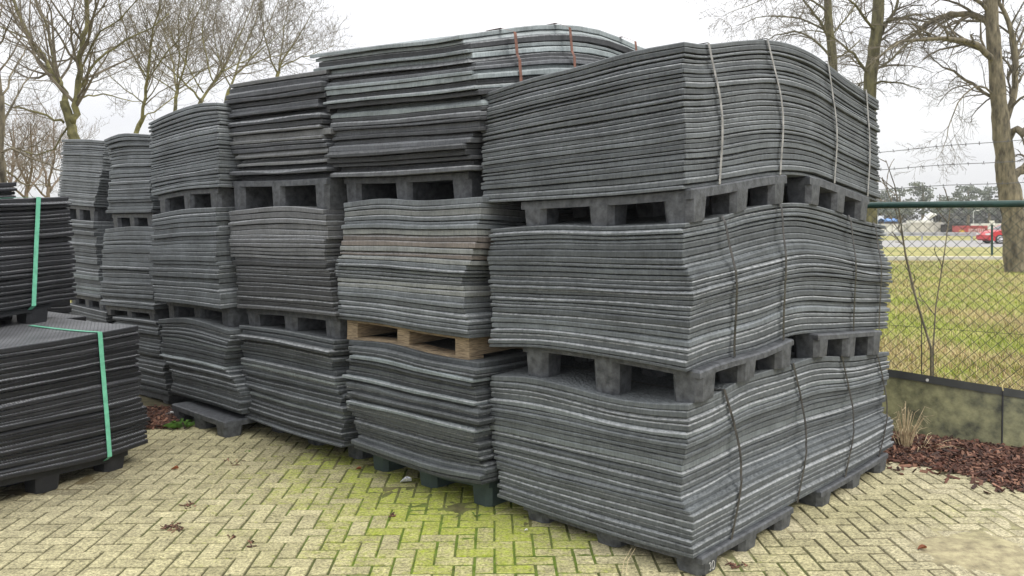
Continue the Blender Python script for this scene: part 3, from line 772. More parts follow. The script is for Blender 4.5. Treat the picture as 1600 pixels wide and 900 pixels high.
make_bundle(pr0, None, tint_blk, jit=.01, nu=8, nv=4, rest=rest2, seed=25)
make_bundle(pr_, None, tint_blk, jit=.015, nu=8, nv=4, rest=rest2, seed=24)
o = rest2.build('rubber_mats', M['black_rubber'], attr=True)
tag(o, 'black rubber mats in the bundles behind the green-strapped ones', 'rubber mats', kind='stuff')
for b_, lo_, hi_, lab, a0, w in ((pf, g0, pf.zb, 'black plastic pallet on the paving under the green-strapped bundle at lower left', .12, .78), (pu, pm0.zt, pu.zb, 'black plastic pallet under the raised green-strapped bundle at the left edge', .18, .9)):
    zhi_ = hi_
    zlo_ = (lambda s, t: pf.zt(s, t) if t < .86 else pm0.zt(s, t)) if b_ is pu else lo_
    pallet(PILE, a0, a0+1.12, b_.t0+.03, b_.t0+.03+w, zlo_, zhi_, lab, M['pallet_black'])
pallet(PILE, .15, 1.2, .95, 1.9, g0, pm0.zb, 'black pallet standing behind the green-strapped bundle at lower left', M['pallet_black'])
pallet(PILE, .15, 1.2, 1.8, 2.7, g0, pr0.zb, 'black pallet on the paving at the very back of the black mats', M['pallet_black'])
pallet(PILE, .15, 1.2, 1.8, 2.7, pr0.zt, pr_.zb, 'black pallet under the rearmost raised bundle of black mats', M['pallet_black'])
GG = 'green packing straps on the black mats'
def sv(b, px, k): return b.fr.s_of(px, b.t0)
strap(pf, 'strap_green', sv(pf, 155, 1), sv(pf, 169, 0), .033, 'green packing strap round the lower left bundle of black mats', GG, over=.66, side='front', slack=.003)
strap(pu, 'strap_green', sv(pu, 57, 1), sv(pu, 51, 0), .032, 'green packing strap round the raised bundle of black mats', GG, over=.7, side='front', slack=.003)

# ------------------------------------------------------------------ fence, barbed wire, plastic edging
def fpt(a, z, off=0.0): q = FP+FD*a+FN*off; return Vector((q.x, q.y, z))
fence = empty('chain_link_fence', fpt(0, 0), 'dark green chain link fence with a round top rail beside the stacks', 'fence')
RZ = 1.775; a0, a1 = -3.4, 4.2
mb = MB(); mb.tube([fpt(a0, RZ), fpt(a1, RZ)], .026, 12); mb.build('top_rail', M['fence'], fence, smooth=True)
mb = MB(); pitch = .0775; z0, z1 = .10, RZ-.02
k = -int((z1-z0)/pitch)-1
while a0+k*pitch < a1:
    for sg in (1, -1):
        s = a0+k*pitch; pts = []
        e = z1-z0
        lo_s, hi_s = (s, s+e) if sg > 0 else (s+e, s)
        for q in range(13):
            f = q/12; a = lerp(lo_s, hi_s, f); z = lerp(z0, z1, f)
            if a < a0 or a > a1: continue
            w = .004*noise.noise(Vector((a*3, z*3, sg)))
            pts.append(fpt(a+w, z, .002*sg))
        if len(pts) > 1: mb.tube(pts, .0018, 4, cap=False)
    k += 1
mb.build('wire_mesh', M['wire'], fence)
for z in (.82,):
    mb = MB(); mb.tube([fpt(lerp(a0, a1, i/20), z+.004*math.sin(i), -.004) for i in range(21)], .0017, 5); mb.build('tension_wire', M['wire'], fence)
for a in (-3.35, -.62, 1.75, 4.15):
    mb = MB(); mb.tube([fpt(a, -.05, .035), fpt(a, 2.33, .035)], .024, 10); mb.build('post', M['fence'], fence, smooth=True)
for zl, zr, nm in ((1.65+110/F*6.6, 2.25, 'topmost'), (1.65+82/F*6.6, 2.095, 'middle'), (1.65+51/F*6.6, 1.936, 'lowest')):
    mb = MB(); pts = []
    for i in range(61):
        a = lerp(a0, a1, i/60); z = lerp(zl, zr, (a-0)/.9*.9 if False else min(1.4, max(-.8, a/.88))); pts.append(fpt(a, z+.004*math.sin(i*.9), .035))
    mb.tube(pts, .0026, 5)
    a = a0
    while a < a1:
        z = lerp(zl, zr, min(1.4, max(-.8, a/.88))); c = fpt(a, z, .035)
        for sg in (-1, 1):
            d = Vector((U(-.4, .4), U(-.4, .4), 1)).normalized()*.014
            mb.tube([c-d+Vector((sg*.004, 0, 0)), c+d], .0016, 4)
        a += U(.09, .115)
    tag(mb.build('barbed_wire', M['barb'], org=fpt(0, zl)), f'{nm} of three rusty barbed wires strung above the fence rail', 'barbed wire', 'barbed wires above the fence')
edge = empty('plastic_edging', fpt(0, 0), 'olive plastic sheet edging along the foot of the fence', 'edging')
def edge_sheet(aa, ab, tilt):
    mb = MB(); n = 26; vs = []
    for i in range(n+1):
        a = lerp(aa, ab, i/n)
        for j in range(6):
            f = j/5; z = lerp(-.02, .465, f)+.004*math.sin(a*3)-.065*f*max(0, min(1.3, a/.9))
            off = -.17+.12*f+.018*math.sin(a*5+f*2)*f+tilt*f
            vs.append(fpt(a, z, off))
    fs = [(i*6+j, i*6+j+1, (i+1)*6+j+1, (i+1)*6+j) for i in range(n) for j in range(5)]
    m = len(vs)
    vs += [p+Vector((FN.x*.006, FN.y*.006, 0)) for p in vs]
    fs += [tuple(x+m for x in f[::-1]) for f in fs]
    mb.add(vs, fs); mb.build('sheet', M['sheet'], edge, smooth=True)
    mb = MB(); mb.ribbon([fpt(lerp(aa, ab, i/n), .447+.004*math.sin(lerp(aa, ab, i/n)*3)-.062*max(0, min(1.3, lerp(aa, ab, i/n)/.9)), -.062+.018*math.sin(lerp(aa, ab, i/n)*5+1.9)+tilt) for i in range(n+1)], (0, .12, 1), .058, (-FN.x, -FN.y, .2), .008)
    mb.build('rim_strip', M['rim'], edge)
edge_sheet(-3.0, .755, 0); edge_sheet(.765, 4.2, -.008)
mb = MB(); c = fpt(.26, .428, -.085)
mb.tube([c, c-Vector((FN.x, FN.y, 0))*.006], .011, 10); mb.build('screw', M['white'], edge)
mb = MB(); mb.tube([fpt(.76, z_, -.185+.12*(z_+.02)/.485) for z_ in (-.02, .1, .2, .3, .4)], .006, 6); mb.build('seam', M['black'], edge)

# ------------------------------------------------------------------ mulch, grass, weeds, litter
def chips(mb, x, y, z, r):
    l, w, h = r.uniform(.012, .042), r.uniform(.004, .012), r.uniform(.002, .005)
    E = Matrix.Translation((x, y, z)) @ Matrix.Rotation(r.uniform(0, 6.28), 4, 'Z') @ Matrix.Rotation(r.gauss(0, .35), 4, 'Y') @ Matrix.Rotation(r.gauss(0, .5), 4, 'X')
    q = r.random(); c = Vector((.16, .066, .042)).lerp(Vector((.05, .032, .026)), q) if r.random() < .72 else Vector((.30, .155, .10))*r.uniform(.5, 1.15)
    mb.box(-l, l, -w, w, -h, h, (c.x, c.y, c.z, 1), E, taper=r.uniform(.6, .9))
r = random.Random(3); mb = MB()
for i in range(8500):
    a = r.uniform(-.35, 2.4); e = bed_edge(a); b_ = r.uniform(e-.05, -.13)
    if r.random() < .03: b_ = e-abs(r.gauss(0, .12))
    q = FP+FD*a+FN*b_; d = (b_-e)
    chips(mb, q.x, q.y, .004+r.uniform(0, .035)*min(1, max(0.1, d*3))+.012*min(1, max(0, d*2.5))-.03*max(0, 1-abs(b_+.13)/.3), r)
tag(mb.build('mulch', M['chip'], attr=True), 'red brown bark mulch along the foot of the fence', 'mulch', kind='stuff')
mb = MB()
for i in range(700):
    p = gnd(r.gauss(247, 14), r.uniform(640, 670)); chips(mb, p.x, p.y, r.uniform(.004, .03), r)
for px, py, n, sx in ((270, 826, 34, 16), (296, 790, 16, 12), (365, 840, 8, 10), (366, 722, 12, 16), (392, 852, 8, 8), (610, 809, 9, 10), (1150, 884, 18, 20)):
    for i in range(n):
        p = gnd(px+r.gauss(0, sx*.5), py+r.gauss(0, 3)); q = len(mb.v); chips(mb, p.x, p.y, .006, r)
        for k in range(q, len(mb.v)):
            v = mb.v[k]; mb.v[k] = (p.x+(v[0]-p.x)*.45, p.y+(v[1]-p.y)*.45, .005+(v[2]-.006)*.5)
tag(mb.build('bark_crumbs', M['chip'], attr=True), 'scattered reddish bark crumbs lying on the paving', 'bark crumbs', kind='stuff')

def blade(mb, x, y, z, h, w, lean, ang, c):
    dx, dy = math.cos(ang), math.sin(ang); px_, py_ = -dy*w, dx*w
    p0 = (x-px_, y-py_, z); p1 = (x+px_, y+py_, z)
    m = (x+dx*lean*.35, y+dy*lean*.35, z+h*.6); t = (x+dx*lean, y+dy*lean, z+h)
    mb.add([p0, p1, (m[0]+px_*.7, m[1]+py_*.7, m[2]), (m[0]-px_*.7, m[1]-py_*.7, m[2]), t], [(0, 1, 2, 3), (3, 2, 4)], c)
mb = MB()
for i in range(165000):
    d = 6.3*((34/6.3)**(r.random()**1.15)); x = d*r.uniform(.2, .84); y = d
    a, b_ = fence_side(x, y)
    if b_ < .06: continue
    k = noise.noise(Vector((x*.55, y*.35, 2)))+.5*noise.noise(Vector((x*1.9, y*1.3, 7)))
    near = max(0, 1-b_/3.2)
    dry = k+near*.5+r.gauss(0, .30) > .09
    c = Vector((.32, .39, .055)) if not dry else Vector((.58, .48, .24))
    c = c*r.uniform(.7, 1.3)
    if dry and r.random() < .25: c = Vector((.28, .16, .09))*r.uniform(.7, 1.2)
    h = r.uniform(.035, .10)*(1+1.0*near*(r.random()))*(1.2 if dry else .9)
    sc = 1+(d-6.3)*.035
    blade(mb, x, y, -.01, h, r.uniform(.0018, .0036)*sc, h*r.uniform(.4, 1.7), r.uniform(0, 6.28), (c.x, c.y, c.z, 1))
tag(mb.build('grass', M['blade'], attr=True), 'rough green and straw coloured grass on the meadow beyond the fence', 'grass', kind='stuff')
def clump(px, py, n, h, spread, name, label, cat, material, group=None, up=1.0, wmul=1.0):
    mb = MB(); c = gnd(px, py)
    for i in range(n):
        a = r.uniform(0, 6.28); l = h*r.uniform(.4, 1); d = Vector((math.cos(a), math.sin(a), 0))*r.uniform(.1, 1)*spread
        b0 = c+d*.25; pts = [b0, b0+d*.3+Vector((0, 0, l*.55)), b0+d*.75+Vector((0, 0, l*.95)), b0+d*1.2+Vector((r.uniform(-.02, .02), 0, l*r.uniform(.7, 1.05)))]
        mb.tube(pts, [.0028*wmul, .0024*wmul, .0018*wmul, .0008], 4, cap=False)
    return tag(mb.build(name, material, org=c), label, cat, group)
clump(1414, 704, 46, .36, .17, 'dry_grass', 'dry straw grass clump in the mulch behind the nearest stack', 'dry grass', M['dry'])
clump(1440, 706, 14, .12, .22, 'dry_grass', 'flattened dry stalks on the mulch beside the grass clump', 'dry grass', M['dry'])
mb = MB(); c = gnd(985, 893)
for (p, q, h) in (((978, 895), (996, 858), 0), ((972, 895), (980, 876), 0)):
    g1 = gnd(*p); mb.tube([g1, g1+Vector((.012, .02, .05)), g1+Vector((.05, .04, .10))], [.002, .0018, .0008], 4)
tag(mb.build('dry_stalk', M['dry'], org=c), 'single bent dry stalk growing from the paving before the nearest stack', 'stalk')
def weed(px, py, n, size, label):
    mb = MB(); c = gnd(px, py)
    for i in range(n):
        a = r.uniform(0, 6.28); l = size*r.uniform(.5, 1); w = l*.11; d = Vector((math.cos(a), math.sin(a), 0)); s_ = Vector((-d.y, d.x, 0))*w
        o_ = c+d*r.uniform(0, size*.5)
        mb.add([o_, o_+d*l*.5+s_+Vector((0, 0, l*.45)), o_+d*l+Vector((0, 0, l*.35)), o_+d*l*.5-s_+Vector((0, 0, l*.45))], [(0, 1, 2), (0, 2, 3)])
    return tag(mb.build('weed', M['leaf'], org=c), label, 'weed')
weed(284, 668, 44, .11, 'leafy green weed on the paving beside the jutting dark pallet')
weed(745, 806, 7, .035, 'tiny green weed between mossy bricks before the green pallet')
weed(1098, 893, 9, .03, 'small green weed at the foot of the near pallet')
weed(386, 706, 6, .03, 'tiny weed seedling between the bricks below the third stack')
def leaf(px, py, s, label, material, name, cat):
    mb = MB(); c = gnd(px, py); vs = []; n = 5
    for i in range(n+1):
        f = i/n; w = s*.5*math.sin(math.pi*min(.97, f*.9+.08))
        for j in (-1, 0, 1):
            vs.append(c+Vector((lerp(-s, s, f)*.8, j*w, .006+s*.55*abs(j)*math.sin(f*2.6)+.2*s*f)))
    fs = [(i*3+j, i*3+j+1, i*3+4+j, i*3+3+j) for i in range(n) for j in (0, 1)]
    mb.add(vs, fs); mb.add([v+Vector((0, 0, .0012)) for v in vs], [f[::-1] for f in fs])
    return tag(mb.build(name, material, org=c), label, cat)
leaf(1441, 860, .028, 'curled red brown leaf lying on sandy bricks at right', M['brownleaf'], 'dead_leaf', 'leaf')
leaf(273, 735, .032, 'brown leaf on the paving beside the black bundle', M['brownleaf'], 'dead_leaf', 'leaf')
leaf(560, 735, .025, 'brown leaf on the bricks below the third stack', M['brownleaf'], 'dead_leaf', 'leaf')
leaf(634, 755, .045, 'crumpled shiny blue white wrapper by the green pallet', M['paper'], 'wrapper', 'litter')
leaf(264, 652, .06, 'torn white paper lying beside the jutting dark pallet', M['paper_white'], 'paper_scrap', 'litter')
leaf(822, 831, .012, 'tiny white scrap on the mossy bricks before the nearest stack', M['paper_white'], 'paper_scrap', 'litter')

# ------------------------------------------------------------------ trees
TWIG = [.0022]
def grow(mb, p, d, L, r0, lvl, rr, droop=0.0, kids=(6, 5, 3), up=.10, c=None):
    n = 5 if lvl >= 2 else 3
    pts = [Vector(p)]; d = Vector(d).normalized(); rad = [r0]; dirs = [d.copy()]
    for i in range(n):
        d = (d+Vector((rr.gauss(0, .17), rr.gauss(0, .17), rr.gauss(0, .13)+up-droop*(i/n)))).normalized()
        pts.append(pts[-1]+d*L/n); rad.append(max(TWIG[0]*.7, r0*lerp(1, .35, (i+1)/n))); dirs.append(d.copy())
    mb.tube(pts, rad, 5 if r0 > .02 else 3, cap=False)
    if lvl > 0: sprout(mb, pts, rad, L, lvl-1, rr, droop, kids, up)
def sprout(mb, pts, rad, L, lvl, rr, droop, kids, up, start=.2, frac=.5, count=None):
    k = count or kids[lvl]; n = len(pts)-1
    for q in range(k):
        f = lerp(start, 1.0, (q+rr.random())/k); x = min(n-1e-4, f*n); i = int(x)
        p = pts[i].lerp(pts[i+1], x-i); t = (pts[i+1]-pts[i]).normalized()
        ax = t.orthogonal().normalized(); ax.rotate(Matrix.Rotation(rr.uniform(0, 6.283), 3, t))
        a = rr.uniform(.5, 1.05); d = t*math.cos(a)+ax*math.sin(a)
        r1 = max(TWIG[0], lerp(rad[i], rad[i+1], x-i)*.5)
        grow(mb, p, d, L*frac*rr.uniform(.55, 1.15)*(1.1-.35*f), r1, lvl, rr, droop, kids, up)
def tree(d, trunk, limbs, label, name='bare_tree', bark='bark_green', twig='twig', group='bare winter trees', droop=0., kids=(5, 5, 6), seed=1, Lsec=None, up=.1, px_thin=1, spread=.10, base_r=None):
    """trunk and limbs are picture polylines at distance d with radii in metres; twigs grow from the limbs"""
    rr = random.Random(seed); TWIG[0] = d*.00017
    if px_thin != 1:
        trunk = [(x, y, q*px_thin) for x, y, q in trunk]; limbs = [[(x, y, q*px_thin) for x, y, q in lb] for lb in limbs]
    def to3(pl, dj):
        out_ = []
        for i, p in enumerate(pl):
            q = at(p[0], p[1], d+dj*i/max(1, len(pl)-1)); out_.append(q)
        return out_
    def dense(pts, rad, n=3):
        P, Q = [], []
        for i in range(len(pts)-1):
            for k in range(n):
                f = k/n; p0, p1 = pts[max(0, i-1)], pts[i]; p2, p3 = pts[i+1], pts[min(len(pts)-1, i+2)]
                v = .5*((2*p1)+(p2-p0)*f+(2*p0-5*p1+4*p2-p3)*f*f+(3*p1-p0-3*p2+p3)*f**3)
                P.append(v); Q.append(lerp(rad[i], rad[i+1], f))
        P.append(pts[-1]); Q.append(rad[-1]); return P, Q
    tp = to3([(x, y) for x, y, _ in trunk], 0); tr_ = [q[2] for q in trunk]
    foot = Vector((tp[0].x, tp[0].y, -.05))
    if tp[0].z > .05: tp = [foot]+tp; tr_ = [tr_[0]*1.25]+tr_
    root = empty(name, (foot.x, foot.y, 0), label, 'tree', group)
    P, Q = dense(tp, tr_, 4)
    P = [p+Vector((rr.gauss(0, .01), rr.gauss(0, .01), 0))*(1 if 0 < i < len(P)-1 else 0) for i, p in enumerate(P)]
    mt = MB(); mt.tube(P, [q*rr.uniform(.94, 1.07) for q in Q], 12)
    mt.build('trunk', M[bark], root, smooth=True)
    ml = MB(); mc = MB(); m_per = d/F
    for lb in limbs:
        pl = [(x, y) for x, y, _ in lb]; rad = [q[2] for q in lb]
        lp = to3(pl, rr.uniform(-1, 1)*spread*d)
        Lp, Lr = dense(lp, rad, 3)
        Lp = [p+Vector((rr.gauss(0, 1), rr.gauss(0, 1), rr.gauss(0, 1)))*.02 if 0 < i < len(Lp)-1 else p for i, p in enumerate(Lp)]
        ml.tube(Lp, Lr, 7)
        tot = sum((Lp[i+1]-Lp[i]).length for i in range(len(Lp)-1))
        sprout(mc, Lp, Lr, min(tot, Lsec or tot), len(kids)-1, rr, droop, kids, up, start=.12, frac=.5, count=max(6, int(kids[-1]*tot/2.0)))
    ml.build('limb', M[bark], root, smooth=True)
    mc.build('crown', M[twig], root)
    return root
# left
tree(14, [(122, 260, .16), (112, 200, .135), (100, 158, .12)], [
    [(104, 172, .10), (93, 130, .085), (70, 95, .07), (38, 40, .055), (8, -30, .04), (-20, -90, .03)],
    [(112, 195, .11), (118, 165, .10), (124, 110, .085), (132, 60, .075), (137, 0, .06), (150, -60, .045), (160, -130, .02)],
    [(95, 135, .06), (88, 110, .055), (75, 50, .045), (55, 0, .035), (40, -60, .02)],
    [(120, 150, .05), (135, 120, .045), (165, 85, .035), (215, 55, .025), (265, 20, .014)],
    [(100, 192, .04), (75, 180, .035), (35, 170, .027), (-10, 160, .018), (-60, 165, .01)],
    [(88, 120, .035), (55, 70, .03), (15, 45, .025), (-40, 30, .016)],
    [(126, 110, .035), (150, 60, .028), (185, 30, .02), (230, -20, .012)],
    [(120, 155, .03), (150, 150, .024), (190, 152, .016), (230, 165, .008)],
    [(105, 200, .03), (70, 240, .024), (30, 235, .018), (-20, 210, .010)]],
    'bare forked tree with yellow green bark behind the sixth stack', kids=(4, 6, 13), px_thin=.56, seed=2)
tree(20, [(203, 260, .11), (215, 205, .10), (226, 180, .085)], [
    [(218, 198, .075), (228, 150, .065), (231, 105, .055), (238, 60, .045), (248, 10, .03), (250, -60, .015)],
    [(228, 130, .035), (255, 90, .03), (285, 50, .02), (310, -10, .012)],
    [(228, 120, .035), (205, 80, .028), (190, 30, .02), (180, -30, .012)],
    [(222, 185, .03), (255, 165, .025), (290, 140, .018), (330, 125, .010)],
    [(224, 160, .03), (195, 140, .022), (165, 110, .016), (140, 80, .008)]],
    'slender bare tree with pale bark behind the fifth stack', kids=(4, 6, 13), px_thin=.56, seed=3, twig='twig')
tree(24, [(300, 260, .13), (308, 180, .11), (316, 155, .10)], [
    [(310, 165, .08), (330, 135, .07), (348, 110, .055), (372, 60, .04), (392, 10, .025), (400, -40, .012)],
    [(314, 158, .06), (295, 135, .05), (262, 105, .035), (225, 60, .022), (200, 20, .010)],
    [(335, 130, .04), (322, 90, .033), (318, 45, .025), (325, -10, .012)],
    [(318, 145, .04), (285, 90, .03), (262, 40, .02), (255, -20, .01)],
    [(345, 112, .035), (385, 95, .028), (425, 60, .02), (462, 20, .010)]],
    'bare spreading tree behind the fourth stack', kids=(4, 6, 13), px_thin=.56, seed=4)
tree(27, [(345, 240, .12), (352, 165, .11), (358, 140, .10)], [
    [(358, 140, .075), (370, 110, .06), (378, 80, .05), (398, 40, .035), (410, -20, .015)],
    [(366, 118, .05), (395, 85, .04), (420, 40, .028), (436, -5, .012)],
    [(360, 135, .04), (340, 90, .03), (335, 40, .02), (345, -5, .01)],
    [(372, 105, .04), (410, 95, .03), (450, 80, .02), (490, 60, .010)]],
    'bare tree with dense fine twigs left of the tallest stack', kids=(4, 6, 13), px_thin=.56, seed=5)
tree(28, [(425, 240, .13), (432, 130, .11), (436, 112, .10)], [
    [(436, 112, .07), (448, 85, .055), (470, 50, .035), (490, 15, .015)],
    [(434, 115, .06), (420, 80, .045), (412, 40, .03), (408, 0, .013)],
    [(440, 105, .05), (470, 90, .035), (500, 80, .02), (522, 70, .010)],
    [(436, 108, .05), (440, 70, .04), (446, 30, .025), (452, 5, .012)]],
    'bare rounded tree rising behind the third stack', kids=(4, 6, 13), px_thin=.56, seed=6)
tree(12, [(6, 330, .11), (2, 240, .10), (1, 150, .09)], [
    [(1, 160, .08), (-2, 90, .06), (-6, 20, .04), (-15, -50, .02)],
    [(2, 240, .04), (20, 232, .035), (45, 245, .025), (85, 262, .016), (110, 275, .008)],
    [(1, 205, .035), (25, 150, .025), (45, 120, .018), (70, 100, .009)],
    [(2, 150, .03), (25, 100, .022), (48, 60, .012)],
    [(3, 260, .03), (30, 285, .022), (60, 290, .014), (90, 285, .007)]],
    'dark trunked bare tree at the left edge above the black mats', kids=(4, 6, 13), px_thin=.56, seed=7, bark='bark_grey')
for i, (px, d, sd) in enumerate(((40, 17, 1), (75, 19, 2), (12, 18, 3))):
    tree(d, [(px, 330, .04), (px+3, 290, .035)], [
        [(px+3, 300, .03), (px-12, 255, .02), (px-25, 205, .010)], [(px+3, 295, .03), (px+10, 245, .02), (px+8, 190, .010)], [(px+3, 300, .025), (px+28, 262, .016), (px+45, 225, .008)], [(px, 310, .025), (px-30, 280, .015), (px-50, 262, .007)]],
        ('bare brown shrub between the black mats and sixth stack, middle one', 'bare brown shrub just left of the sixth stack', 'bare brown shrub beside the dark trunk at the left edge')[i], name='bare_shrub', twig='twig_warm', bark='twig_warm', group='bare shrubs on the left', kids=(5, 6, 14), seed=20+sd)
# right
tree(26.8, [(1592, 428, .43), (1587, 400, .36), (1582, 340, .33), (1578, 300, .36), (1572, 270, .30), (1566, 215, .27), (1561, 170, .25), (1556, 110, .22), (1550, 40, .20), (1548, -20, .18), (1545, -120, .12)], [
    [(1552, 45, .12), (1535, 28, .11), (1505, 22, .10), (1475, 25, .085), (1450, 36, .07), (1425, 55, .045), (1390, 75, .03), (1350, 110, .015)],
    [(1556, 100, .11), (1540, 82, .10), (1515, 66, .09), (1480, 60, .075), (1440, 62, .055), (1405, 68, .04), (1375, 85, .022), (1355, 105, .012)],
    [(1566, 160, .07), (1545, 150, .055), (1520, 132, .05), (1490, 112, .04), (1465, 100, .02), (1445, 78, .012)],
    [(1570, 195, .10), (1585, 150, .10), (1587, 100, .09), (1582, 50, .08), (1560, 0, .06), (1545, -40, .04)],
    [(1580, 275, .13), (1600, 262, .12), (1622, 235, .10), (1650, 180, .08)],
    [(1572, 220, .10), (1590, 200, .10), (1600, 210, .09), (1618, 190, .07)],
    [(1552, 20, .07), (1520, -2, .06), (1480, -15, .04)],
    [(1560, 150, .04), (1530, 135, .03), (1505, 150, .022), (1485, 190, .016), (1478, 225, .010), (1462, 250, .005)],
    [(1575, 120, .05), (1598, 70, .04), (1612, 30, .03)]],
    'big bare tree with a thick trunk beyond the fence at right', bark='bark_grey', twig='twig_dark', kids=(4, 6, 9), seed=11, droop=.34, up=.02, Lsec=3.2)
tree(28, [(1358, 250, .27), (1358, 150, .25), (1364, 90, .24), (1372, 20, .22), (1374, -40, .2)], [
    [(1364, 85, .09), (1380, 45, .08), (1398, 15, .06), (1420, -30, .04)],
    [(1360, 120, .07), (1340, 95, .055), (1318, 70, .04), (1280, 48, .025), (1240, 50, .012)],
    [(1362, 110, .06), (1385, 100, .05), (1415, 70, .035), (1450, 58, .018)],
    [(1368, 50, .06), (1345, 20, .05), (1320, -10, .03)],
    [(1360, 135, .05), (1380, 128, .04), (1410, 130, .028), (1440, 140, .014)],
    [(1360, 130, .05), (1345, 130, .035), (1330, 145, .02)],
    [(1370, 40, .05), (1400, 30, .04), (1440, 22, .025), (1480, 30, .012)]],
    'bare tree with lichen green trunk right behind the nearest stack', bark='bark_dark', twig='twig_dark', kids=(4, 6, 11), px_thin=.85, seed=12, droop=.28, up=.03, Lsec=3.0)
tree(32, [(1302, 250, .24), (1301, 100, .2), (1295, 40, .18), (1294, -30, .16)], [
    [(1295, 60, .07), (1278, 30, .06), (1260, 5, .045), (1240, -30, .03)],
    [(1298, 90, .06), (1272, 62, .05), (1240, 50, .04), (1200, 60, .02), (1175, 75, .01)],
    [(1296, 50, .05), (1250, 30, .04), (1200, 25, .025), (1150, 40, .010)],
    [(1294, 20, .05), (1255, -5, .04), (1190, 0, .02), (1130, 25, .008)],
    [(1296, 60, .05), (1320, 30, .04), (1340, 0, .03)],
    [(1300, 95, .05), (1325, 80, .035), (1345, 60, .02)]],
    'bare tree rising behind the top of the nearest stack', bark='bark_dark', twig='twig_dark', kids=(4, 6, 11), px_thin=.85, seed=13, droop=.28, up=.03, Lsec=3.2)
tree(31, [(268, 250, .13), (274, 165, .12), (277, 140, .11)], [
    [(277, 142, .08), (270, 100, .06), (258, 55, .04), (250, 10, .02)], [(277, 140, .08), (290, 95, .06), (300, 45, .04), (318, 0, .02)],
    [(276, 145, .05), (240, 120, .04), (205, 100, .025), (170, 95, .012)], [(278, 140, .05), (310, 115, .04), (345, 95, .025), (375, 90, .012)], [(277, 138, .06), (280, 90, .045), (278, 40, .03), (284, 0, .015)]],
    'hazy bare tree standing farthest back behind the fourth stack', kids=(4, 6, 13), px_thin=.56, seed=8)
# saplings close behind the fence
def sapling(pl, d, r0, label, seed, twigs=5):
    rr = random.Random(seed); pts = [at(x, y, d) for x, y in pl]; c = Vector((pts[0].x, pts[0].y, 0)); pts = [c]+pts
    root = empty('sapling', c, label, 'sapling', 'thin saplings behind the fence')
    n = len(pts); rad = [lerp(r0, .003, i/(n-1)) for i in range(n)]
    mb = MB(); mb.tube(pts, rad, 6); mb.build('stem', M['bark_grey'], root, smooth=True)
    mb = MB(); sprout(mb, pts, [q*.4 for q in rad], .8, 1, rr, 0, (2, 2), .05, start=.35, frac=.35, count=twigs); mb.build('crown', M['twig'], root)
sapling([(1455, 545), (1432, 470), (1415, 400), (1405, 330), (1398, 290), (1384, 250)], 7.2, .012, 'dark sapling leaning left behind the fence', 31, 6)
sapling([(1458, 545), (1462, 480), (1475, 400), (1483, 340), (1486, 310)], 7.3, .008, 'thin pale sapling stem leaning right behind the fence', 32, 5)
sapling([(1440, 500), (1400, 330), (1378, 280)], 7.6, .006, 'thinnest sapling shoot close against the nearest stack', 33, 4)

# ------------------------------------------------------------------ far side of the road
r = random.Random(17)
def flakes(mb, c, rad, n, size, flat=1.0):
    for i in range(n):
        d = Vector((r.gauss(0, 1), r.gauss(0, 1), r.gauss(0, 1))).normalized()*(r.random()**.4)
        p = Vector(c)+Vector((d.x*rad[0], d.y*rad[1], d.z*rad[2]))
        a = Vector((r.gauss(0, 1), r.gauss(0, 1), r.gauss(0, .6))).normalized(); b_ = a.orthogonal(); b_.rotate(Matrix.Rotation(r.uniform(0, 6.28), 3, a)); s = size*r.uniform(.5, 1.2)
        mb.add([p+a*s, p+b_*s*.7, p-a*s, p-b_*s*.7], [(0, 1, 2, 3)])
def pine(px, py_top, d, w, label, shape):
    top = at(px, py_top, d); h = top.z; base = Vector((top.x, d, 0))
    root = empty('pine_tree', base, label, 'tree', 'pines on the far treeline')
    mb = MB(); mb.tube([base, base+Vector((.2, 0, h*.6)), base+Vector((0, 0, h*.95))], [.28, .2, .06], 6); mb.build('trunk', M['bark_grey'], root)
    mb = MB()
    for k in range(shape):
        f = r.uniform(.42, 1); ww = w*(1.15-f*.75)
        flakes(mb, base+Vector((r.uniform(-1, 1)*ww, r.uniform(-1, 1)*ww*.6, h*f-.5)), (r.uniform(.7, 1.3), .9, r.uniform(.35, .6)), 70, .17)
    mb.build('crown', M['pine'], root)
pine(1441, 281, 140, 3.4, 'tallest far pine with a broad crown left of the big tree', 26)
pine(1405, 292, 150, 3.4, 'lower far pine to the left of the tallest one', 22)
pine(1375, 297, 155, 3.2, 'far pine half hidden by the nearest stack', 20)
pine(1512, 288, 150, 5.4, 'broad far pine standing just left of the thick trunk', 34)
pine(1545, 290, 158, 4.0, 'far pine partly hidden behind the thick trunk', 24)
pine(1468, 300, 160, 2.5, 'small far pine between the two broad ones', 14)
mb = MB()
for i in range(150):
    x = r.uniform(40, 150); d = r.uniform(160, 185); h = r.uniform(5.2, 7.2)
    flakes(mb, (x, d, h*.45), (r.uniform(2, 4), 2, h*.55), 190, .42)
tag(mb.build('far_wood', M['farwood']), 'grey brown far wood behind the road', 'wood', kind='stuff')

# guard rail
gr = empty('guard_rail', (32, 67, 0), 'pale steel guard rail along the far side of the road', 'guard rail')
mb = MB()
for z in (.43, .60): mb.box(8, 90, 66.9, 66.98, z, z+.13)
mb.build('rail', M['steel'], gr)
for i in range(21):
    mb = MB(); x = 9+i*4; mb.box(x, x+.1, 67.0, 67.12, 0, .62); mb.build('post', M['steel'], gr)
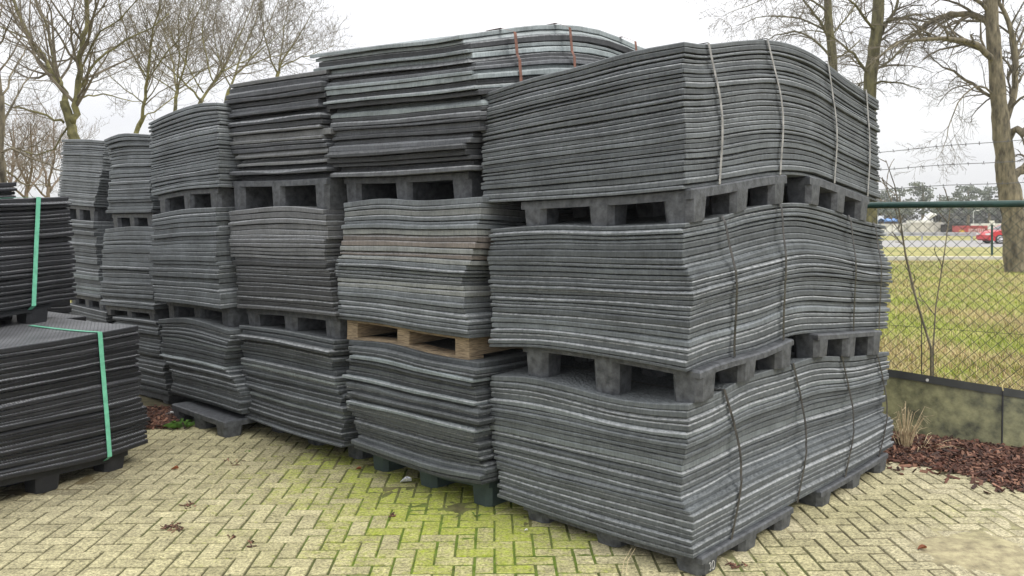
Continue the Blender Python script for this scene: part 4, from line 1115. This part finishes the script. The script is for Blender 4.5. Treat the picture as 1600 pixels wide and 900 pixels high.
# red car
def car(x0, y0, label):
    root = empty('parked_car', (x0, y0, 0), label, 'car')
    prof = [(0, .35), (.02, .62), (.25, .82), (.95, .98), (1.75, 1.38), (2.3, 1.46), (3.1, 1.40), (3.75, 1.02), (3.98, .9), (4.02, .4), (3.9, .25), (.15, .22)]
    mb = MB(); n = len(prof); vs = []
    for k, (yy, sc) in enumerate(((0, .86), (.08, .97), (.25, 1), (1.45, 1), (1.62, .97), (1.7, .86))):
        for x, z in prof: vs.append((x0+2+(x-2)*(.985 if k in (0, 5) else 1), y0+yy+(.10*max(0, z-.9)*(1 if yy < .8 else -1)), .22+(z-.22)*(1 if k not in (0, 5) else .985)))
    fs = [(k*n+i, k*n+(i+1) % n, (k+1)*n+(i+1) % n, (k+1)*n+i) for k in range(5) for i in range(n)]+[tuple(range(n-1, -1, -1)), tuple(range(5*n, 6*n))]
    mb.add(vs, fs); mb.build('body', M['red'], root)
    mb = MB(); mb.add([(x0+x, y0-.006+.10*max(0, z-.9), z) for x, z in ((1.12, 1.0), (1.78, 1.32), (2.3, 1.39), (2.3, 1.0))], [(0, 1, 2, 3)][::1]); mb.build('front_window', M['glass'], root)
    mb = MB(); mb.add([(x0+x, y0-.006+.10*max(0, z-.9), z) for x, z in ((2.38, 1.0), (2.38, 1.39), (3.05, 1.34), (3.55, 1.04))], [(0, 1, 2, 3)]); mb.build('rear_window', M['glass'], root)
    mb = MB(); mb.add([(x0+.99, y0+.2, 1.005), (x0+.99, y0+1.5, 1.005), (x0+1.72, y0+1.42, 1.375), (x0+1.72, y0+.28, 1.375)], [(0, 1, 2, 3)]); mb.build('windscreen', M['glass'], root)
    for yy in (.12, 1.3):
        mb = MB(); mb.box(x0-.01, x0+.22, y0+yy-.10, y0+yy+.28, .62, .76); mb.build('headlight', M['white'], root)
    for xx in (.80, 3.25):
        for yy in (-.02, 1.5):
            c = Vector((x0+xx, y0+yy, .33))
            mb = MB(); mb.tube([c, c+Vector((0, .22, 0))], .33, 20); w = mb.build('wheel', M['black'], root)
            mb = MB(); mb.tube([c+Vector((0, -.012, 0)), c+Vector((0, .2, 0))], .10, 10)
            for q in range(5):
                a = q*2*math.pi/5; e = c+Vector((math.cos(a)*.22, -.012, math.sin(a)*.22)); mb.tube([c+Vector((0, -.012, 0)), e], .045, 5)
            mb.tube([c+Vector((math.cos(a)*.22, -.01, math.sin(a)*.22)) for a in [i*math.pi/8 for i in range(17)]], .022, 5)
            ob = mb.build('rim', M['alloy'], root); ob.parent = w; ob.location = -Vector(root.location)-Vector(w.location)
    return root
car(34.1, 59.5, 'red hatchback on the road, half hidden by the thick trunk')
def ribbed(px0, px1, py0, py1, d, depth, body, label, name, cat, ribs=6, extra=None, z0=None):
    p0, p1 = at(px0, py0, d), at(px1, py1, d); z0 = p1.z if z0 is None else z0
    root = empty(name, ((p0.x+p1.x)/2, d, 0), label, cat)
    mb = MB(); mb.box(p0.x, p1.x, d, d+depth, z0, p0.z); mb.build('body', body, root)
    mb = MB()
    for i in range(ribs+1):
        x = lerp(p0.x, p1.x, i/ribs); mb.box(x-.04, x+.04, d-.05, d-.002, z0+.03, p0.z-.03)
    mb.box(p0.x-.05, p1.x+.05, d-.07, d-.052, p0.z-.10, p0.z+.03)
    mb.build('frame', extra or body, root)
    for i in range(2):
        x = lerp(p0.x, p1.x, .2+.6*i)
        mb = MB(); mb.box(x-.15, x+.15, d+.2, d+depth-.2, 0, z0+.002); mb.build('support', M['black'], root)
    return root
ribbed(1423, 1476, 348, 365, 95, 2.4, M['offwhite'], 'long pale grey container behind the guard rail', 'container', 'container', 7)
ribbed(1376, 1422, 350, 365, 96, 2.4, M['white'], 'white container with reddish foot beside the nearest stack', 'container', 'container', 5, M['offwhite'])
ribbed(1477, 1504, 351, 363, 94, 2.0, M['darkpile'], 'dark stack of timber between the pale and red containers', 'timber_stack', 'timber stack', 4)
rc = ribbed(1505, 1542, 353, 366, 88, 2.2, M['dull_red'], 'red skip container with white lettering left of the red car', 'skip_container', 'skip', 6)
mb = MB(); p = at(1514, 359, 87.9)
for k in range(9):
    x = p.x+k*.2; mb.box(x, x+.05, 87.9, 87.93, p.z-.25, p.z+.12)
    if k % 2: mb.box(x+.052, x+.13, 87.9, 87.93, p.z-.05+.1*(k % 3), p.z+.02+.05*(k % 3))
mb.build('lettering', M['white'], rc)
mb = MB(); p = at(1504.5, 362, 87.9); mb.tube([p, p+Vector((0, .4, 0))], .2, 10); mb.build('end_cap', M['yellow'], rc)
vn = empty('delivery_van', at(1370, 345, 110)*1, 'white van roof seen just beside the nearest stack', 'van'); vn.location.z = 0
p0, p1 = at(1358, 337, 110), at(1381, 349, 110)
mb = MB(); mb.box(p0.x, p1.x, 110, 112, .35, p0.z); mb.box(p0.x-1.2, p0.x, 110.1, 111.9, .35, p0.z-.9); mb.build('body', M['white'], vn)
mb = MB(); mb.box(p0.x-1.0, p0.x-.3, 110.08, 110.095, 1.0, p0.z-1.0); mb.build('window', M['glass'], vn)
for x in (p0.x-.5, p1.x-.6):
    mb = MB(); mb.tube([(x, 109.98, .34), (x, 110.3, .34)], .34, 14); mb.build('wheel', M['black'], vn)
p0, p1 = at(1382, 343, 108), at(1404, 351, 108)
mb = MB(); n = 8
vs = []
for j, (yy, dz) in enumerate(((0, -1.5), (.1, -.1), (1, .12), (1.9, -.1), (2, -1.5))):
    for i in range(n+1): vs.append((lerp(p0.x, p1.x, i/n), 108+yy, p0.z+dz+.06*math.sin(i*1.7+j)))
mb.add(vs, [(j*(n+1)+i, j*(n+1)+i+1, (j+1)*(n+1)+i+1, (j+1)*(n+1)+i) for j in range(4) for i in range(n)])
tag(mb.build('tarpaulin', M['blue'], org=(p0.x, 108, 0)), 'blue tarpaulin draped over a load beside the white van', 'tarpaulin')
ld = MB(); ld.box(p0.x+.05, p1.x-.05, 108.05, 109.95, 0, p0.z-.25)
tag(ld.build('pallet_load', M['darkpile'], org=(p0.x, 108, 0)), 'dark load standing under the blue tarpaulin', 'load')
ex = empty('excavator', (at(1450, 345, 102).x, 102, 0), 'pale excavator arm with dark grab rising above the containers', 'excavator')
ax = [at(x, y, 102) for x, y in ((1440, 352), (1447, 342), (1455, 335.5), (1462, 336))]
mb = MB(); mb.tube(ax, [.32, .30, .34, .2], 6); mb.build('arm', M['white'], ex)
mb = MB(); g_ = at(1464, 340, 102)
for dx in (-.35, .05, .4): mb.tube([g_+Vector((dx*.4, 0, .35)), g_+Vector((dx, 0, 0)), g_+Vector((dx*.7, 0, -.45))], [.16, .2, .05], 6)
mb.build('grab', M['black'], ex)
mb = MB(); c = at(1440, 352, 102); mb.box(c.x-1.3, c.x+1.0, 101.2, 103.2, .75, 1.7); mb.build('cab', M['white'], ex)
mb = MB(); mb.box(c.x-1.6, c.x+1.4, 101.1, 103.3, 0, .749, taper=.85); mb.build('track', M['black'], ex)
lp = empty('street_lamp', (at(1521, 345, 120).x, 120, 0), 'thin pale street lamp above the red skip', 'street lamp')
tp = at(1521, 331, 120)
mb = MB(); mb.tube([(tp.x, 120, 0), tp, tp+Vector((.15, 0, .15)), tp+Vector((.35, 0, .2))], [.09, .07, .06, .05], 6); mb.build('pole', M['steel'], lp)
mb = MB(); mb.box(tp.x+.3, tp.x+.8, 119.9, 120.1, tp.z+.14, tp.z+.26); mb.build('lamp_head', M['white'], lp)
mp_ = gnd(1550, 398)
mk = empty('marker_post', mp_, 'thin dark green post with white cap standing at the kerb', 'post')
mb = MB(); mb.tube([mp_+Vector((0, 0, -.05)), mp_+Vector((0, 0, 1.45))], .055, 8); mb.build('pole', M['fence'], mk)
mb = MB(); mb.tube([mp_+Vector((0, 0, 1.451)), mp_+Vector((0, 0, 1.66))], .12, 8); mb.build('cap', M['white'], mk)
wv = ribbed(1531, 1574, 349.5, 358, 100, 2.0, M['white'], 'low white trailer behind the red skip and car', 'trailer', 'trailer', 4)

# ------------------------------------------------------------------ the pale air over the field
mh = bpy.data.materials.new('pale air'); mh.use_nodes = True; th_ = mh.node_tree; th_.nodes.clear()
ho = N(th_, 'ShaderNodeOutputMaterial'); hv = N(th_, 'ShaderNodeVolumePrincipled'); hv.inputs['Density'].default_value = .0008
hv.inputs['Color'].default_value = (.86, .88, .90, 1); hv.inputs['Anisotropy'].default_value = .1
th_.links.new(hv.outputs[0], ho.inputs['Volume'])
mb = MB(); mb.box(-905, 905, -65, 1505, -1.05, 17)
tag(mb.build('haze', mh), kind='stuff')
